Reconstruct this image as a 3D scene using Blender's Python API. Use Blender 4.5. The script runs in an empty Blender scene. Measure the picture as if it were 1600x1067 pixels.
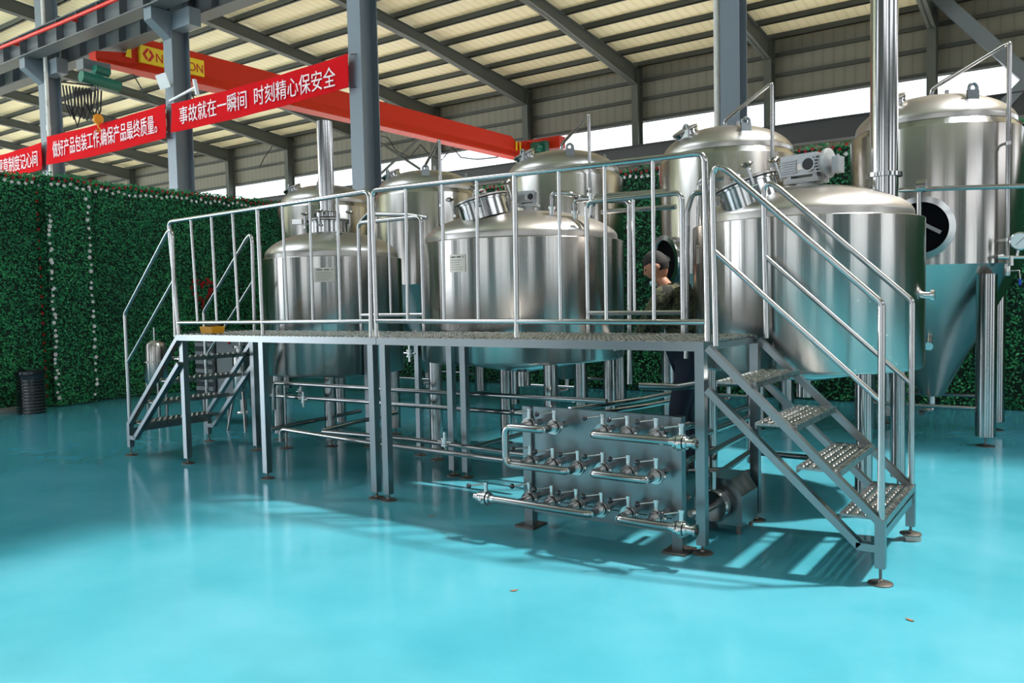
import bpy, math, random
import numpy as np
from mathutils import Vector, Matrix

random.seed(11)
rng = np.random.default_rng(5)
SC = bpy.context.scene
COL = SC.collection
PI = math.pi

# ------------------------------------------------------------------ camera, world, sun, exposure
F_PX = 1260.38
YAW, PITCH, ROLL = 0.6147, -0.0517, -0.0208
CAM = np.array([1.5904, -3.931, 1.3357])
_cy, _sy = math.cos(YAW), math.sin(YAW)
_f = np.array([-_sy*math.cos(PITCH), _cy*math.cos(PITCH), math.sin(PITCH)])
_r0 = np.array([_cy, _sy, 0.0]); _u0 = np.cross(_r0, _f)
_c, _s = math.cos(ROLL), math.sin(ROLL)
_r = _c*_r0 + _s*_u0; _u = -_s*_r0 + _c*_u0
cam_d = bpy.data.cameras.new('camera'); cam = bpy.data.objects.new('camera', cam_d); COL.objects.link(cam)
cam_d.sensor_width = 36; cam_d.lens = F_PX/1600*36; cam_d.clip_end = 400; cam_d.clip_start = 0.05
cam.matrix_world = Matrix(((_r[0], _u[0], -_f[0], CAM[0]), (_r[1], _u[1], -_f[1], CAM[1]), (_r[2], _u[2], -_f[2], CAM[2]), (0, 0, 0, 1)))
SC.camera = cam

W = bpy.data.worlds.new('sky'); SC.world = W; W.use_nodes = True
_bg = W.node_tree.nodes['Background']
_bg.inputs[0].default_value = (0.80, 0.90, 1.0, 1); _bg.inputs[1].default_value = 6.0

sun_d = bpy.data.lights.new('sun', 'SUN'); sun = bpy.data.objects.new('sun', sun_d); COL.objects.link(sun)
sun_d.energy = 6.3; sun_d.angle = 0.055; sun_d.color = (1.0, 0.96, 0.9)
sun.rotation_euler = Vector((0.45, 0.33, 1.0)).to_track_quat('Z', 'Y').to_euler()

vs = SC.view_settings
vs.view_transform = 'Standard'; vs.look = 'None'; vs.exposure = 0.3; vs.gamma = 1.0
try: vs.use_curve_mapping = False
except Exception: pass

def ray(u, v):
    d = _r*((u-800)/F_PX) - _u*((v-533.5)/F_PX) + _f
    return d
def at(u, v, x=None, y=None, z=None, d=None):
    """a point of the place that stands at photo position (u, v) on the plane x / y / z = const (or at depth d)"""
    r = ray(u, v)
    if x is not None: t = (x-CAM[0])/r[0]
    elif y is not None: t = (y-CAM[1])/r[1]
    elif z is not None: t = (z-CAM[2])/r[2]
    else: t = d
    return Vector(CAM + t*r)

# ------------------------------------------------------------------ materials
MATS = {}
def mat(name, col=(.5, .5, .5), rough=.5, metal=0.0, emit=0.0, spec=None, coat=0.0, fn=None):
    if name in MATS: return MATS[name]
    m = bpy.data.materials.new(name); m.use_nodes = True
    b = m.node_tree.nodes['Principled BSDF']
    b.inputs['Base Color'].default_value = (*col, 1); b.inputs['Roughness'].default_value = rough
    b.inputs['Metallic'].default_value = metal
    if spec is not None: b.inputs['Specular IOR Level'].default_value = spec
    if coat: b.inputs['Coat Weight'].default_value = coat; b.inputs['Coat Roughness'].default_value = .08
    if emit:
        b.inputs['Emission Color'].default_value = (*col, 1); b.inputs['Emission Strength'].default_value = emit
    if fn: fn(m.node_tree, b)
    MATS[name] = m
    return m
def N(nt, t, **kw):
    n = nt.nodes.new(t)
    for k, v in kw.items():
        if k in n.inputs: n.inputs[k].default_value = v
        else: setattr(n, k, v)
    return n
def coords(nt, scale=(1, 1, 1), kind='Object'):
    tc = nt.nodes.new('ShaderNodeTexCoord'); mp = nt.nodes.new('ShaderNodeMapping')
    mp.inputs['Scale'].default_value = scale
    nt.links.new(tc.outputs[kind], mp.inputs[0]); return mp.outputs[0]
def ramp(nt, src, stops):
    r = nt.nodes.new('ShaderNodeValToRGB')
    e = r.color_ramp.elements
    e[0].position = stops[0][0]; e[0].color = (*stops[0][1], 1)
    e[1].position = stops[-1][0]; e[1].color = (*stops[-1][1], 1)
    for p, c in stops[1:-1]:
        q = e.new(p); q.color = (*c, 1)
    nt.links.new(src, r.inputs[0]); return r.outputs[0]
def noise(nt, scale, vec=None, detail=3, rough=.5):
    n = N(nt, 'ShaderNodeTexNoise', Scale=scale, Detail=detail, Roughness=rough)
    if vec is not None: nt.links.new(vec, n.inputs['Vector'])
    return n.outputs[0]
def bump(nt, b, h, strength, dist=.01):
    n = N(nt, 'ShaderNodeBump', Strength=strength, Distance=dist)
    nt.links.new(h, n.inputs['Height']); nt.links.new(n.outputs[0], b.inputs['Normal'])

def f_brushed(nt, b):
    # circumferential brushing: fine horizontal grain, reflections smear up and down
    b.inputs['Anisotropic'].default_value = .82; b.inputs['Anisotropic Rotation'].default_value = .25
    t = nt.nodes.new('ShaderNodeTangent'); t.direction_type = 'RADIAL'; t.axis = 'Z'
    nt.links.new(t.outputs[0], b.inputs['Tangent'])
    v2 = coords(nt, (5, 5, .15)); n2 = noise(nt, 2.2, v2, 3)
    bump(nt, b, n2, .12, .02)
BRUSHED = mat('brushed_stainless', (.475, .445, .42), .23, 1, fn=f_brushed)
def f_dome(nt, b):
    v = coords(nt, (1, 1, 1)); n = noise(nt, 1.3, v, 2)
    nt.links.new(ramp(nt, n, [(.3, (.30,)*3), (.7, (.37,)*3)]), b.inputs['Roughness'])
DOME = mat('satin_stainless_dome', (.48, .45, .425), .33, 1, fn=f_dome)
POLISH = mat('polished_stainless', (.47, .465, .46), .15, 1)
SATIN = mat('satin_stainless_tube', (.25, .27, .28), .28, 1)
PIPE = mat('stainless_pipe', (.36, .355, .35), .17, 1)
CAST = mat('cast_valve_steel', (.62, .61, .60), .22, 1)
DARKSTEEL = mat('dull_foot_steel', (.17, .15, .135), .42, 1)
RUBBER = mat('black_rubber', (.012, .012, .014), .5)
BLACK = mat('black_gloss_plastic', (.012, .013, .018), .2, coat=.6)
MOTOR = mat('aluminium_motor_paint', (.38, .39, .40), .38, .55)
PLATE = mat('etched_name_plate', (.62, .58, .52), .45, .6)
INK = mat('dark_ink', (.08, .075, .07), .6)
HOLLOW = mat('hollow_shade_black', (.004, .004, .005), .9, spec=.05)  # black for the shade inside a hollow
WHITEP = mat('white_paint', (.8, .81, .82), .4)
BLUEP = mat('blue_handle_plastic', (.01, .06, .5), .4)
REDP = mat('red_valve_paint', (.55, .02, .015), .4)
COLM = mat('blue_grey_column_paint', (.155, .19, .225), .42)
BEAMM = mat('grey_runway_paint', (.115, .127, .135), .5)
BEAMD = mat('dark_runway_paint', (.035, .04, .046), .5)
RAFTM = mat('grey_green_rafter_shaded', (.085, .098, .088), .55)  # grey green, darkened with the shade on the visible sides
PURL = mat('zinc_purlin_shaded', (.055, .062, .055), .55)  # base darkened to carry the shade of the camera-facing sides
CRANE = mat('red_crane_paint', (.56, .028, .008), .5, spec=.2)
YELL = mat('yellow_paint', (.85, .62, .02), .45)
ORNG = mat('orange_hook_paint', (.85, .33, .01), .45)
GREENH = mat('green_hoist_paint', (.01, .13, .09), .4)
TRAY = mat('yellow_plastic', (.80, .36, .01), .4)
REDTUBE = mat('red_conductor_tube', (.75, .02, .01), .4)
CLOTH = mat('red_banner_cloth', (.56, .006, .010), .85, spec=.08)
LETTER = mat('white_lettering', (.80, .66, .67), .7)
CABIN = mat('grey_cabinet_paint', (.22, .23, .24), .45)
def f_pvc(nt, b):
    v = coords(nt, (6, 6, 2)); n = noise(nt, 2.0, v, 4, .7)
    nt.links.new(ramp(nt, n, [(.28, (.22, .17, .12)), (.42, (.62, .60, .56)), (.8, (.78, .77, .74))]), b.inputs['Base Color'])
PVC = mat('weathered_white_pipe', (.75, .74, .7), .5, fn=f_pvc)

def f_floor(nt, b):
    v = coords(nt, (1, 1, 1))
    n1 = noise(nt, .9, v, 5, .6)
    c = ramp(nt, n1, [(.25, (.034, .225, .285)), (.5, (.058, .278, .345)), (.75, (.092, .315, .39))])
    nt.links.new(c, b.inputs['Base Color'])
    n2 = noise(nt, 3.5, v, 4, .6)
    nt.links.new(ramp(nt, n2, [(.3, (.10,)*3), (.75, (.22,)*3)]), b.inputs['Roughness'])
    n3 = noise(nt, 1.6, v, 2)
    bump(nt, b, n3, .018, .02)
FLOOR = mat('turquoise_epoxy_floor', (.012, .37, .44), .15, fn=f_floor)
def f_roof(nt, b):
    v = coords(nt, (1, 1, 1)); w = N(nt, 'ShaderNodeTexWave', Scale=.9, bands_direction='X'); nt.links.new(v, w.inputs[0])
    nt.links.new(ramp(nt, w.outputs[0], [(.0, (.80, .72, .48)), (.12, (.91, .83, .57)), (1, (.93, .85, .60))]), b.inputs['Base Color'])
ROOF = mat('cream_roof_sheet', (.55, .55, .45), .6, fn=f_roof)
def f_clad(nt, b):
    v = coords(nt, (1, 1, 1)); w = N(nt, 'ShaderNodeTexWave', Scale=.8, bands_direction='X'); nt.links.new(v, w.inputs[0])
    nt.links.new(ramp(nt, w.outputs[0], [(.0, (.175, .17, .135)), (.1, (.215, .21, .17)), (1, (.225, .22, .18))]), b.inputs['Base Color'])
CLAD = mat('beige_wall_cladding', (.42, .42, .38), .6, fn=f_clad)
DIMWALL = mat('grey_wall_sheet', (.13, .13, .125), .6)
def f_trans(nt, b):
    v = coords(nt, (1, 1, 1)); w = N(nt, 'ShaderNodeTexWave', Scale=.8, bands_direction='X'); nt.links.new(v, w.inputs[0])
    c = ramp(nt, w.outputs[0], [(.0, (.62, .68, .78)), (.1, (.86, .92, 1.0)), (1, (.90, .95, 1.0))])
    nt.links.new(c, b.inputs['Emission Color']); b.inputs['Emission Strength'].default_value = 1.15
TRANS = mat('daylit_translucent_panel', (.8, .85, .9), .5, fn=f_trans)
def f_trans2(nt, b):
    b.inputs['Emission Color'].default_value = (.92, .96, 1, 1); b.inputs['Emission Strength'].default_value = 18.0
def f_trans4(nt, b):
    b.inputs['Emission Color'].default_value = (.95, .95, 1, 1); b.inputs['Emission Strength'].default_value = 2.1
GLOWN = mat('added_glow_strip_weak', (.8, .85, .9), .5, fn=f_trans4)  # weaker glow for the added high strips out of view
GLOWF = mat('added_glow_strip_strong', (.8, .85, .9), .5, fn=f_trans2)  # strong glow for the added high strips far to the left
def f_trans3(nt, b):
    b.inputs['Emission Color'].default_value = (.95, .97, 1, 1); b.inputs['Emission Strength'].default_value = 1.15
def f_trans5(nt, b):
    b.inputs['Emission Color'].default_value = (1, .97, .9, 1); b.inputs['Emission Strength'].default_value = 1.75
GLOWB = mat('unseen_roof_glow_panel', (.8, .85, .9), .5, fn=f_trans5)  # glow added low in the far wall to lift the roof
GLOWD = mat('added_doorway_glow_panel', (.8, .85, .9), .5, fn=f_trans3)  # added glow that fills the unseen doorways
def f_hedge(nt, b):
    g = nt.nodes.new('ShaderNodeNewGeometry')
    n = noise(nt, 1.1, coords(nt, (1, 1, 1)), 3)
    mx = N(nt, 'ShaderNodeMath', operation='ADD'); mu = N(nt, 'ShaderNodeMath', operation='MULTIPLY'); mu.inputs[1].default_value = .55
    nt.links.new(g.outputs['Random Per Island'], mu.inputs[0])
    nt.links.new(mu.outputs[0], mx.inputs[0]); nt.links.new(n, mx.inputs[1])
    nt.links.new(ramp(nt, mx.outputs[0], [(.35, (.006, .085, .040)), (.75, (.012, .20, .070)), (1.05, (.04, .36, .11))]), b.inputs['Base Color'])
LEAF = mat('artificial_ivy_leaf', (.01, .09, .04), .55, fn=f_hedge)
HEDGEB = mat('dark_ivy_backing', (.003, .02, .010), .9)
FWHITE = mat('white_silk_flower', (.75, .68, .68), .7)
FRED = mat('red_silk_flower', (.40, .008, .008), .7)
CONC = mat('pale_bounce_concrete', (.84, .76, .62), .9)
DRYLEAF = mat('dry_leaf', (.22, .09, .03), .8)
SKIN = mat('skin', (.42, .19, .11), .5)
HAIR = mat('short_grey_hair', (.016, .013, .012), .8)
MASKM = mat('blue_face_mask', (.45, .62, .72), .8)
GLOVE = mat('white_work_glove', (.72, .70, .68), .85)
PANTS = mat('navy_trousers', (.012, .016, .035), .8)
def f_camo(nt, b):
    v = coords(nt, (1, 1, 1)); n = noise(nt, 22, v, 3, .55)
    nt.links.new(ramp(nt, n, [(.40, (.012, .014, .008)), (.47, (.05, .055, .025)), (.54, (.10, .09, .045)), (.60, (.035, .045, .02))]), b.inputs['Base Color'])
    nt.nodes[-1].color_ramp.interpolation = 'CONSTANT'
CAMO = mat('camouflage_cloth', (.05, .05, .03), .9, fn=f_camo)

# ------------------------------------------------------------------ mesh builder
class MB:
    def __init__(s): s.v = []; s.f = []; s.sm = []
    def face(s, idx, smooth=False): s.f.append(tuple(idx)); s.sm.append(smooth)
    def add(s, vs, fs, smooth=False):
        o = len(s.v); s.v += [tuple(p) for p in vs]
        for f in fs: s.face([i+o for i in f], smooth)
        return s
    def box(s, x0, x1, y0, y1, z0, z1):
        if x0 > x1: x0, x1 = x1, x0
        if y0 > y1: y0, y1 = y1, y0
        if z0 > z1: z0, z1 = z1, z0
        return s.add([(x0,y0,z0),(x1,y0,z0),(x1,y1,z0),(x0,y1,z0),(x0,y0,z1),(x1,y0,z1),(x1,y1,z1),(x0,y1,z1)],
              [(0,3,2,1),(4,5,6,7),(0,1,5,4),(1,2,6,5),(2,3,7,6),(3,0,4,7)])
    def obox(s, c, size, R=None):
        c = Vector(c); hx, hy, hz = size[0]/2, size[1]/2, size[2]/2
        R = R or Matrix.Identity(3)
        vs = [c + R @ Vector(p) for p in ((-hx,-hy,-hz),(hx,-hy,-hz),(hx,hy,-hz),(-hx,hy,-hz),(-hx,-hy,hz),(hx,-hy,hz),(hx,hy,hz),(-hx,hy,hz))]
        return s.add(vs, [(0,3,2,1),(4,5,6,7),(0,1,5,4),(1,2,6,5),(2,3,7,6),(3,0,4,7)])
    def beam(s, p0, p1, w, h, up=(0,0,1)):
        p0, p1 = Vector(p0), Vector(p1); d = (p1-p0).normalized(); up = Vector(up)
        sd = d.cross(up)
        if sd.length < 1e-5: sd = d.cross(Vector((0,1,0)))
        sd.normalize(); u = sd.cross(d)
        vs = []
        for p in (p0, p1):
            for a, b in ((-1,-1),(1,-1),(1,1),(-1,1)): vs.append(p + sd*(a*w/2) + u*(b*h/2))
        return s.add(vs, [(0,1,2,3),(7,6,5,4),(0,4,5,1),(1,5,6,2),(2,6,7,3),(3,7,4,0)])
    def ibeam(s, p0, p1, w, h, tf=.02, tw=.014, up=(0,0,1)):
        p0, p1 = Vector(p0), Vector(p1); d = (p1-p0).normalized(); u = Vector(up)
        sd = d.cross(u).normalized(); u = sd.cross(d)
        for k in (-1, 1): s.beam(p0+u*(k*(h/2-tf/2)), p1+u*(k*(h/2-tf/2)), w, tf, u)
        s.beam(p0, p1, tw, h-2*tf, u)
        return s
    def tube(s, path, r, n=12, caps=True):
        P = [Vector(p) for p in path]
        T = []
        for i in range(len(P)):
            a = P[i]-P[i-1] if i else P[1]-P[0]; b = P[i+1]-P[i] if i < len(P)-1 else a
            t = a.normalized()+b.normalized(); T.append(t.normalized() if t.length > 1e-6 else a.normalized())
        ref = Vector((0,0,1)) if abs(T[0].z) < .9 else Vector((1,0,0))
        nrm = T[0].cross(ref).normalized(); rings = []
        for i, p in enumerate(P):
            if i:
                q = T[i-1].rotation_difference(T[i]); nrm = q @ nrm
            bi = T[i].cross(nrm); rr = r[i] if isinstance(r, (list, tuple)) else r
            o = len(s.v)
            for k in range(n):
                a = 2*PI*k/n; s.v.append(tuple(p + (nrm*math.cos(a)+bi*math.sin(a))*rr))
            rings.append(o)
        for i in range(len(P)-1):
            a, b = rings[i], rings[i+1]
            for k in range(n): s.face((a+k, a+(k+1)%n, b+(k+1)%n, b+k), True)
        if caps:
            o = len(s.v); s.v += [s.v[rings[0]+k] for k in range(n)]; s.face([o+k for k in range(n)][::-1])
            o = len(s.v); s.v += [s.v[rings[-1]+k] for k in range(n)]; s.face([o+k for k in range(n)])
        return s
    def pipe(s, pts, r, bend=.06, n=12, caps=True): return s.tube(fillet(pts, bend), r, n, caps)
    def lathe(s, prof, o=(0,0,0), axis=(0,0,1), n=40, sharp=35):
        o = Vector(o); ax = Vector(axis).normalized()
        q = Vector((0,0,1)).rotation_difference(ax)
        def ring(r, z):
            k0 = len(s.v)
            if r < 1e-6:
                s.v.append(tuple(o + q @ Vector((0,0,z)))); return (k0, 1)
            for k in range(n):
                a = 2*PI*k/n; s.v.append(tuple(o + q @ Vector((r*math.cos(a), r*math.sin(a), z))))
            return (k0, n)
        segs = []
        prev = None
        for i in range(len(prof)-1):
            (r0, z0), (r1, z1) = prof[i], prof[i+1]
            d = Vector((r1-r0, z1-z0))
            if d.length < 1e-9: continue
            if prev is not None and d.angle(prev[1]) < math.radians(sharp): a = prev[0]
            else: a = ring(r0, z0)
            b = ring(r1, z1)
            if a[1] == n and b[1] == n:
                for k in range(n): s.face((a[0]+k, a[0]+(k+1)%n, b[0]+(k+1)%n, b[0]+k), True)
            elif a[1] == 1 and b[1] == n:
                for k in range(n): s.face((a[0], b[0]+(k+1)%n, b[0]+k), True)
            elif a[1] == n:
                for k in range(n): s.face((a[0]+k, a[0]+(k+1)%n, b[0]), True)
            prev = (b, d)
        return s
    def cyl(s, p0, p1, r, n=20, r1=None):
        p0, p1 = Vector(p0), Vector(p1); L = (p1-p0).length; r1 = r if r1 is None else r1
        return s.lathe([(0,0),(r,0),(r1,L),(0,L)], p0, p1-p0, n)
    def ball(s, c, r, n=12, sc=(1,1,1)):
        k = n//2; o = len(s.v)
        s.lathe([(r*math.sin(PI*i/k), -r*math.cos(PI*i/k)) for i in range(k+1)], (0,0,0), (0,0,1), n, sharp=90)
        for i in range(o, len(s.v)):
            p = s.v[i]; s.v[i] = (c[0]+p[0]*sc[0], c[1]+p[1]*sc[1], c[2]+p[2]*sc[2])
        return s
    def ring(s, c, axis, R, r, n=32, m=8):
        return s.lathe([(R+r*math.cos(2*PI*i/m), r*math.sin(2*PI*i/m)) for i in range(m+1)], c, axis, n, sharp=100)
    def mesh(s, off=(0,0,0), name='m'):
        me = bpy.data.meshes.new(name)
        o = Vector(off)
        me.from_pydata([(p[0]-o.x, p[1]-o.y, p[2]-o.z) for p in s.v], [], s.f)
        me.polygons.foreach_set('use_smooth', s.sm); me.update()
        return me
    def build(s, name, m, parent=None):
        off = worldloc(parent)
        o = bpy.data.objects.new(name, s.mesh(off, name)); COL.objects.link(o)
        o.data.materials.append(m)
        if parent: o.parent = parent
        return o

def fillet(pts, r, k=5):
    P = [Vector(p) for p in pts]; out = [P[0]]
    for i in range(1, len(P)-1):
        a, b = (P[i-1]-P[i]), (P[i+1]-P[i]); la, lb = a.length, b.length
        if la < 1e-6 or lb < 1e-6: continue
        a, b = a/la, b/lb; ang = a.angle(b)
        if ang > PI-.02: out.append(P[i]); continue
        t = min(r/math.tan(ang/2), la*.48, lb*.48)
        p0, p2 = P[i]+a*t, P[i]+b*t
        for j in range(k+1):
            w = j/k; out.append(p0*(1-w)**2 + P[i]*(2*w*(1-w)) + p2*w*w)
    out.append(P[-1]); return out
def worldloc(o):
    v = Vector((0,0,0))
    while o is not None: v += o.location; o = o.parent
    return v
def tag(o, label=None, cat=None, group=None, kind=None):
    if label: o['label'] = label
    if cat: o['category'] = cat
    if group: o['group'] = group
    if kind: o['kind'] = kind
    return o
def thing(name, label, cat, loc=(0,0,0), group=None):
    o = bpy.data.objects.new(name, None); COL.objects.link(o); o.location = loc; o.empty_display_size = .1
    return tag(o, label, cat, group)
def solo(name, mb, m, label, cat, group=None, base=None):
    if base is None:
        a = np.array(mb.v); base = (a[:,0].mean(), a[:,1].mean(), a[:,2].min())
    o = bpy.data.objects.new(name, mb.mesh(base, name)); COL.objects.link(o); o.location = base
    o.data.materials.append(m); return tag(o, label, cat, group)
def struct(name, mb, m):
    return tag(mb.build(name, m), kind='structure')
def dup(o, parent=None):
    c = o.copy(); COL.objects.link(c)
    if parent is not None: c.parent = parent
    for ch in list(o.children): dup(ch, c)
    return c

# ------------------------------------------------------------------ the hall
def roofz(y): return 11.45 + .1*(29-y) if y > 0 else 14.35 + .1*y
struct('floor', MB().box(-110, 14, -12, 6.7, -.2, 0), FLOOR)
struct('floor_far', MB().box(-110, 14, 6.7, 29.3, -.2, 0), CONC)  # hidden floor, pale tone put in to bounce light onto the roof
struct('ground', MB().box(-140, 60, -60, -12, -.25, -.02).box(14, 60, -12, 60, -.25, -.02), CONC)  # unseen ground, kept pale so it reflects light up to the roof
mb = MB()
def roofpanel(x0, x1, y0, y1):
    z0, z1 = roofz(y0), roofz(y1)
    mb.add([(x0,y0,z0),(x1,y0,z0),(x1,y1,z1),(x0,y1,z1),(x0,y0,z0+.12),(x1,y0,z0+.12),(x1,y1,z1+.12),(x0,y1,z1+.12)],
           [(0,3,2,1),(4,5,6,7),(0,1,5,4),(1,2,6,5),(2,3,7,6),(3,0,4,7)])
SKY = (3.2, 10.5, .6, 7.8)   # the open roof light
roofpanel(-110, SKY[0], 0, 29.3); roofpanel(-110, -20, -13, 0); roofpanel(-20, -10, -13, -8); roofpanel(-20, -10, -1, 0); roofpanel(-10, SKY[0], -13, 0)  # left gap: unseen opening added to brighten the left floor
roofpanel(SKY[0], SKY[1], SKY[3], 29.3); roofpanel(SKY[0], SKY[1], 0, SKY[2]); roofpanel(SKY[0], SKY[1], -13, 0)
roofpanel(SKY[1], 15, 0, 29.3); roofpanel(SKY[1], 15, -13, 0)
struct('ceiling', mb, ROOF)
# far wall: cladding below and above the daylight strip
struct('wall_back', MB().box(-110, 15, 29, 29.2, 9.02, roofz(29)+.05).box(-110, 15, 29, 29.2, 6.2, 7.3), CLAD)
RX = [-14.4+5.78*k for k in range(-12, 5)]
for i in range(len(RX)-1):
    struct('window_%d' % (i+1), MB().box(RX[i]+.12, RX[i+1]-.12, 29.05, 29.12, 7.3, 9.02), TRANS)
    struct('roof_glow_panel_%d' % (i+1), MB().box(RX[i]+.3, RX[i+1]-.3, 29.05, 29.12, 0, 6.2), GLOWB)  # unseen glowing panels added behind the ivy wall to brighten the roof
for x in RX:
    z0 = roofz(28.6)
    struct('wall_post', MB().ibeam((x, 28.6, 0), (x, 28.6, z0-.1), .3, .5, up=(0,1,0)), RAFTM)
    m = MB()
    m.add([(x-.14, 28.9, z0-1.0), (x+.14, 28.9, z0-1.0), (x+.14, 21, roofz(21)-.62), (x-.14, 21, roofz(21)-.62),
           (x-.14, 28.9, z0-.98), (x+.14, 28.9, z0-.98), (x+.14, 21, roofz(21)-.60), (x-.14, 21, roofz(21)-.60)],
          [(0,3,2,1),(4,5,6,7),(0,1,5,4),(1,2,6,5),(2,3,7,6),(3,0,4,7)])
    m.add([(x-.14, 21, roofz(21)-.62), (x+.14, 21, roofz(21)-.62), (x+.14, 0, roofz(0)-.75), (x-.14, 0, roofz(0)-.75),
           (x-.14, 21, roofz(21)-.60), (x+.14, 21, roofz(21)-.60), (x+.14, 0, roofz(0)-.73), (x-.14, 0, roofz(0)-.73)],
          [(0,3,2,1),(4,5,6,7),(0,1,5,4),(1,2,6,5),(2,3,7,6),(3,0,4,7)])
    # web
    m.add([(x-.03,28.9,z0-1.0),(x+.03,28.9,z0-1.0),(x+.03,21,roofz(21)-.62),(x-.03,21,roofz(21)-.62),(x-.03,28.9,roofz(28.9)-.2),(x+.03,28.9,roofz(28.9)-.2),(x+.03,21,roofz(21)-.2),(x-.03,21,roofz(21)-.2)],
          [(0,3,2,1),(4,5,6,7),(0,1,5,4),(1,2,6,5),(2,3,7,6),(3,0,4,7)])
    m.add([(x-.03,21,roofz(21)-.62),(x+.03,21,roofz(21)-.62),(x+.03,0,roofz(0)-.75),(x-.03,0,roofz(0)-.75),(x-.03,21,roofz(21)-.2),(x+.03,21,roofz(21)-.2),(x+.03,0,roofz(0)-.2),(x-.03,0,roofz(0)-.2)],
          [(0,3,2,1),(4,5,6,7),(0,1,5,4),(1,2,6,5),(2,3,7,6),(3,0,4,7)])
    m.beam((x, 28.9, roofz(28.9)-.2), (x, 0, roofz(0)-.2), .28, .03)
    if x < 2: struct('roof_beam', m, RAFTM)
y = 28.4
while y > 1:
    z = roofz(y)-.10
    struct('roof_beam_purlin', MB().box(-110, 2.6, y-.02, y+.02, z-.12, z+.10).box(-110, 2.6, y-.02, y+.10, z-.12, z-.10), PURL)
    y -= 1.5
for z in (9.05, 9.95, 10.75):
    struct('wall_girt', MB().box(-110, 14, 28.86, 28.98, z, z+.14), PURL)
# far crane runway girder along the back wall
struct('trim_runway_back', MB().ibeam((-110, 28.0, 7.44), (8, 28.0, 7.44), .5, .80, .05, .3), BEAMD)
# bracing between wall posts
b = MB()
b.tube([at(588, 219, y=28.3), at(656, 264, y=28.3)], .07, 8); b.tube([at(590, 276, y=28.3), at(655, 216, y=28.3)], .07, 8)
struct('trim_wall_bracing', b, RAFTM)
p0, p1, p2, p3 = at(1380, -80, y=27.95), at(1712, 214, y=27.95), at(1610, 122, y=27.95), at(1528, 208, y=27.95)
struct('trim_diagonal_brace', MB().beam(p0, p1, .42, .42, (0,1,0)).beam(p2, p3, .36, .36, (0,1,0)), COLM)
# the side of the hall behind the photographer: sheet wall with doorways laid out for light and reflections
seg = [(-110, -95), (-56, -54), (-35.5, -34.5), (-16, -12.5), (-8.5, -5.0), (-2.4, -.6), (3.0, 6.0), (7.2, 9.5), (12, 14)]
m = MB()
for a, c in seg: m.box(a, c, -12.2, -12, 0, 6.0)
m.box(-20, 14, -12.2, -12, 5.0, 6.9).box(-110, 14, -12.2, -12, 9.4, 13.3)
struct('wall_front', m, DIMWALL)
for i, (a, c) in enumerate(((-12.5, -8.5), (-5.0, -2.4), (-.6, 3.0), (6.0, 7.2), (9.5, 12.0))): struct('window_%d' % (80+i), MB().box(a, c, -12.15, -12.08, 0, 5), GLOWD)  # unseen glowing panels added in the doorways for light and tank reflections
for i, (a, c) in enumerate(((-7, -2.5), (1.5, 5), (11, 15))): struct('window_%d' % (90+i), MB().box(14.05, 14.12, a, c, 0, 5), GLOWD)  # more added glow panels, out of view in the right wall
for i in range(21):  # unseen glowing strips added to light the roof, some blanked for reflections
    shut = i in (13, 15, 17, 18)
    struct('window_%d' % (30+i), MB().box(-110+i*5.9, -110+i*5.9+(5.9 if shut else 4.2), -12.15, -12.08, 6.9, 9.4), DIMWALL if shut else (GLOWF if i <= 12 else GLOWN))
    if not shut: struct('wall_front_panel', MB().box(-110+i*5.9+4.2, -110+i*5.9+5.9, -12.15, -12.08, 6.9, 9.4), DIMWALL)
m = MB().box(14, 14.2, -12.2, -7, 0, 5).box(14, 14.2, -2.5, 1.5, 0, 5).box(14, 14.2, 5, 11, 0, 5).box(14, 14.2, 15, 29.2, 0, 5).box(14, 14.2, -12.2, 29.2, 5, 6.9).box(14, 14.2, -12.2, 29.2, 9.4, 14)
struct('wall_right', m, DIMWALL)
for i in range(7): struct('window_%d' % (60+i), MB().box(14.05, 14.12, -12+i*5.85, -12+i*5.85+5.5, 6.9, 9.4), GLOWN if i % 2 else DIMWALL)  # high glow strips added out of view on the right, alternate ones blank
struct('wall_left', MB().box(-110.2, -110, -12, 29, 0, 14), DIMWALL)

# ------------------------------------------------------------------ near columns, runway, banners, crane
CY = 7.4
def column(px, label, x=None, yy=CY, w=.34, d=.46):
    x = at(px, 200, y=yy).x if x is None else x
    t = thing('steel_column', label, 'column', (x, yy, 0), 'blue grey steel columns of the hall'); tag(t, kind='thing')
    zt = roofz(yy)-.9
    MB().box(x-w/2, x+w/2, yy-d/2, yy-d/2+.022, 0, zt).box(x-w/2, x+w/2, yy+d/2-.022, yy+d/2, 0, zt).box(x-.012, x+.012, yy-d/2+.02, yy+d/2-.02, 0, zt).build('column_shaft', COLM, t)
    return t, x
C1, cx1 = column(81, 'blue grey H-section column with white drainpipe, leftmost behind the red banners')
C2, cx2 = column(281, 'blue grey H-section column carrying two white floodlights between banners')
C3, cx3 = column(571, 'tall blue grey H-section column at the right end of the banners')
C4, cx4 = column(1147, 'tall dark blue column beside white drainpipe behind the fermentation tanks', None, 8.6, .30, .36)
for t, x in ((C1, cx1), (C2, cx2), (C3, cx3)):
    m = MB()
    m.add([(x-.15, 7.18, 7.55), (x+.15, 7.18, 7.55), (x+.15, 6.70, 7.9), (x-.15, 6.70, 7.9), (x-.15, 7.18, 8.17), (x+.15, 7.18, 8.17), (x+.15, 6.70, 8.17), (x-.15, 6.70, 8.17)],
          [(0,3,2,1),(4,5,6,7),(0,1,5,4),(1,2,6,5),(2,3,7,6),(3,0,4,7)])
    m.box(x+.17, x+.85, 7.2, 7.5, 7.75, 8.15)
    m.build('runway_bracket', COLM, t)
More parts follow.
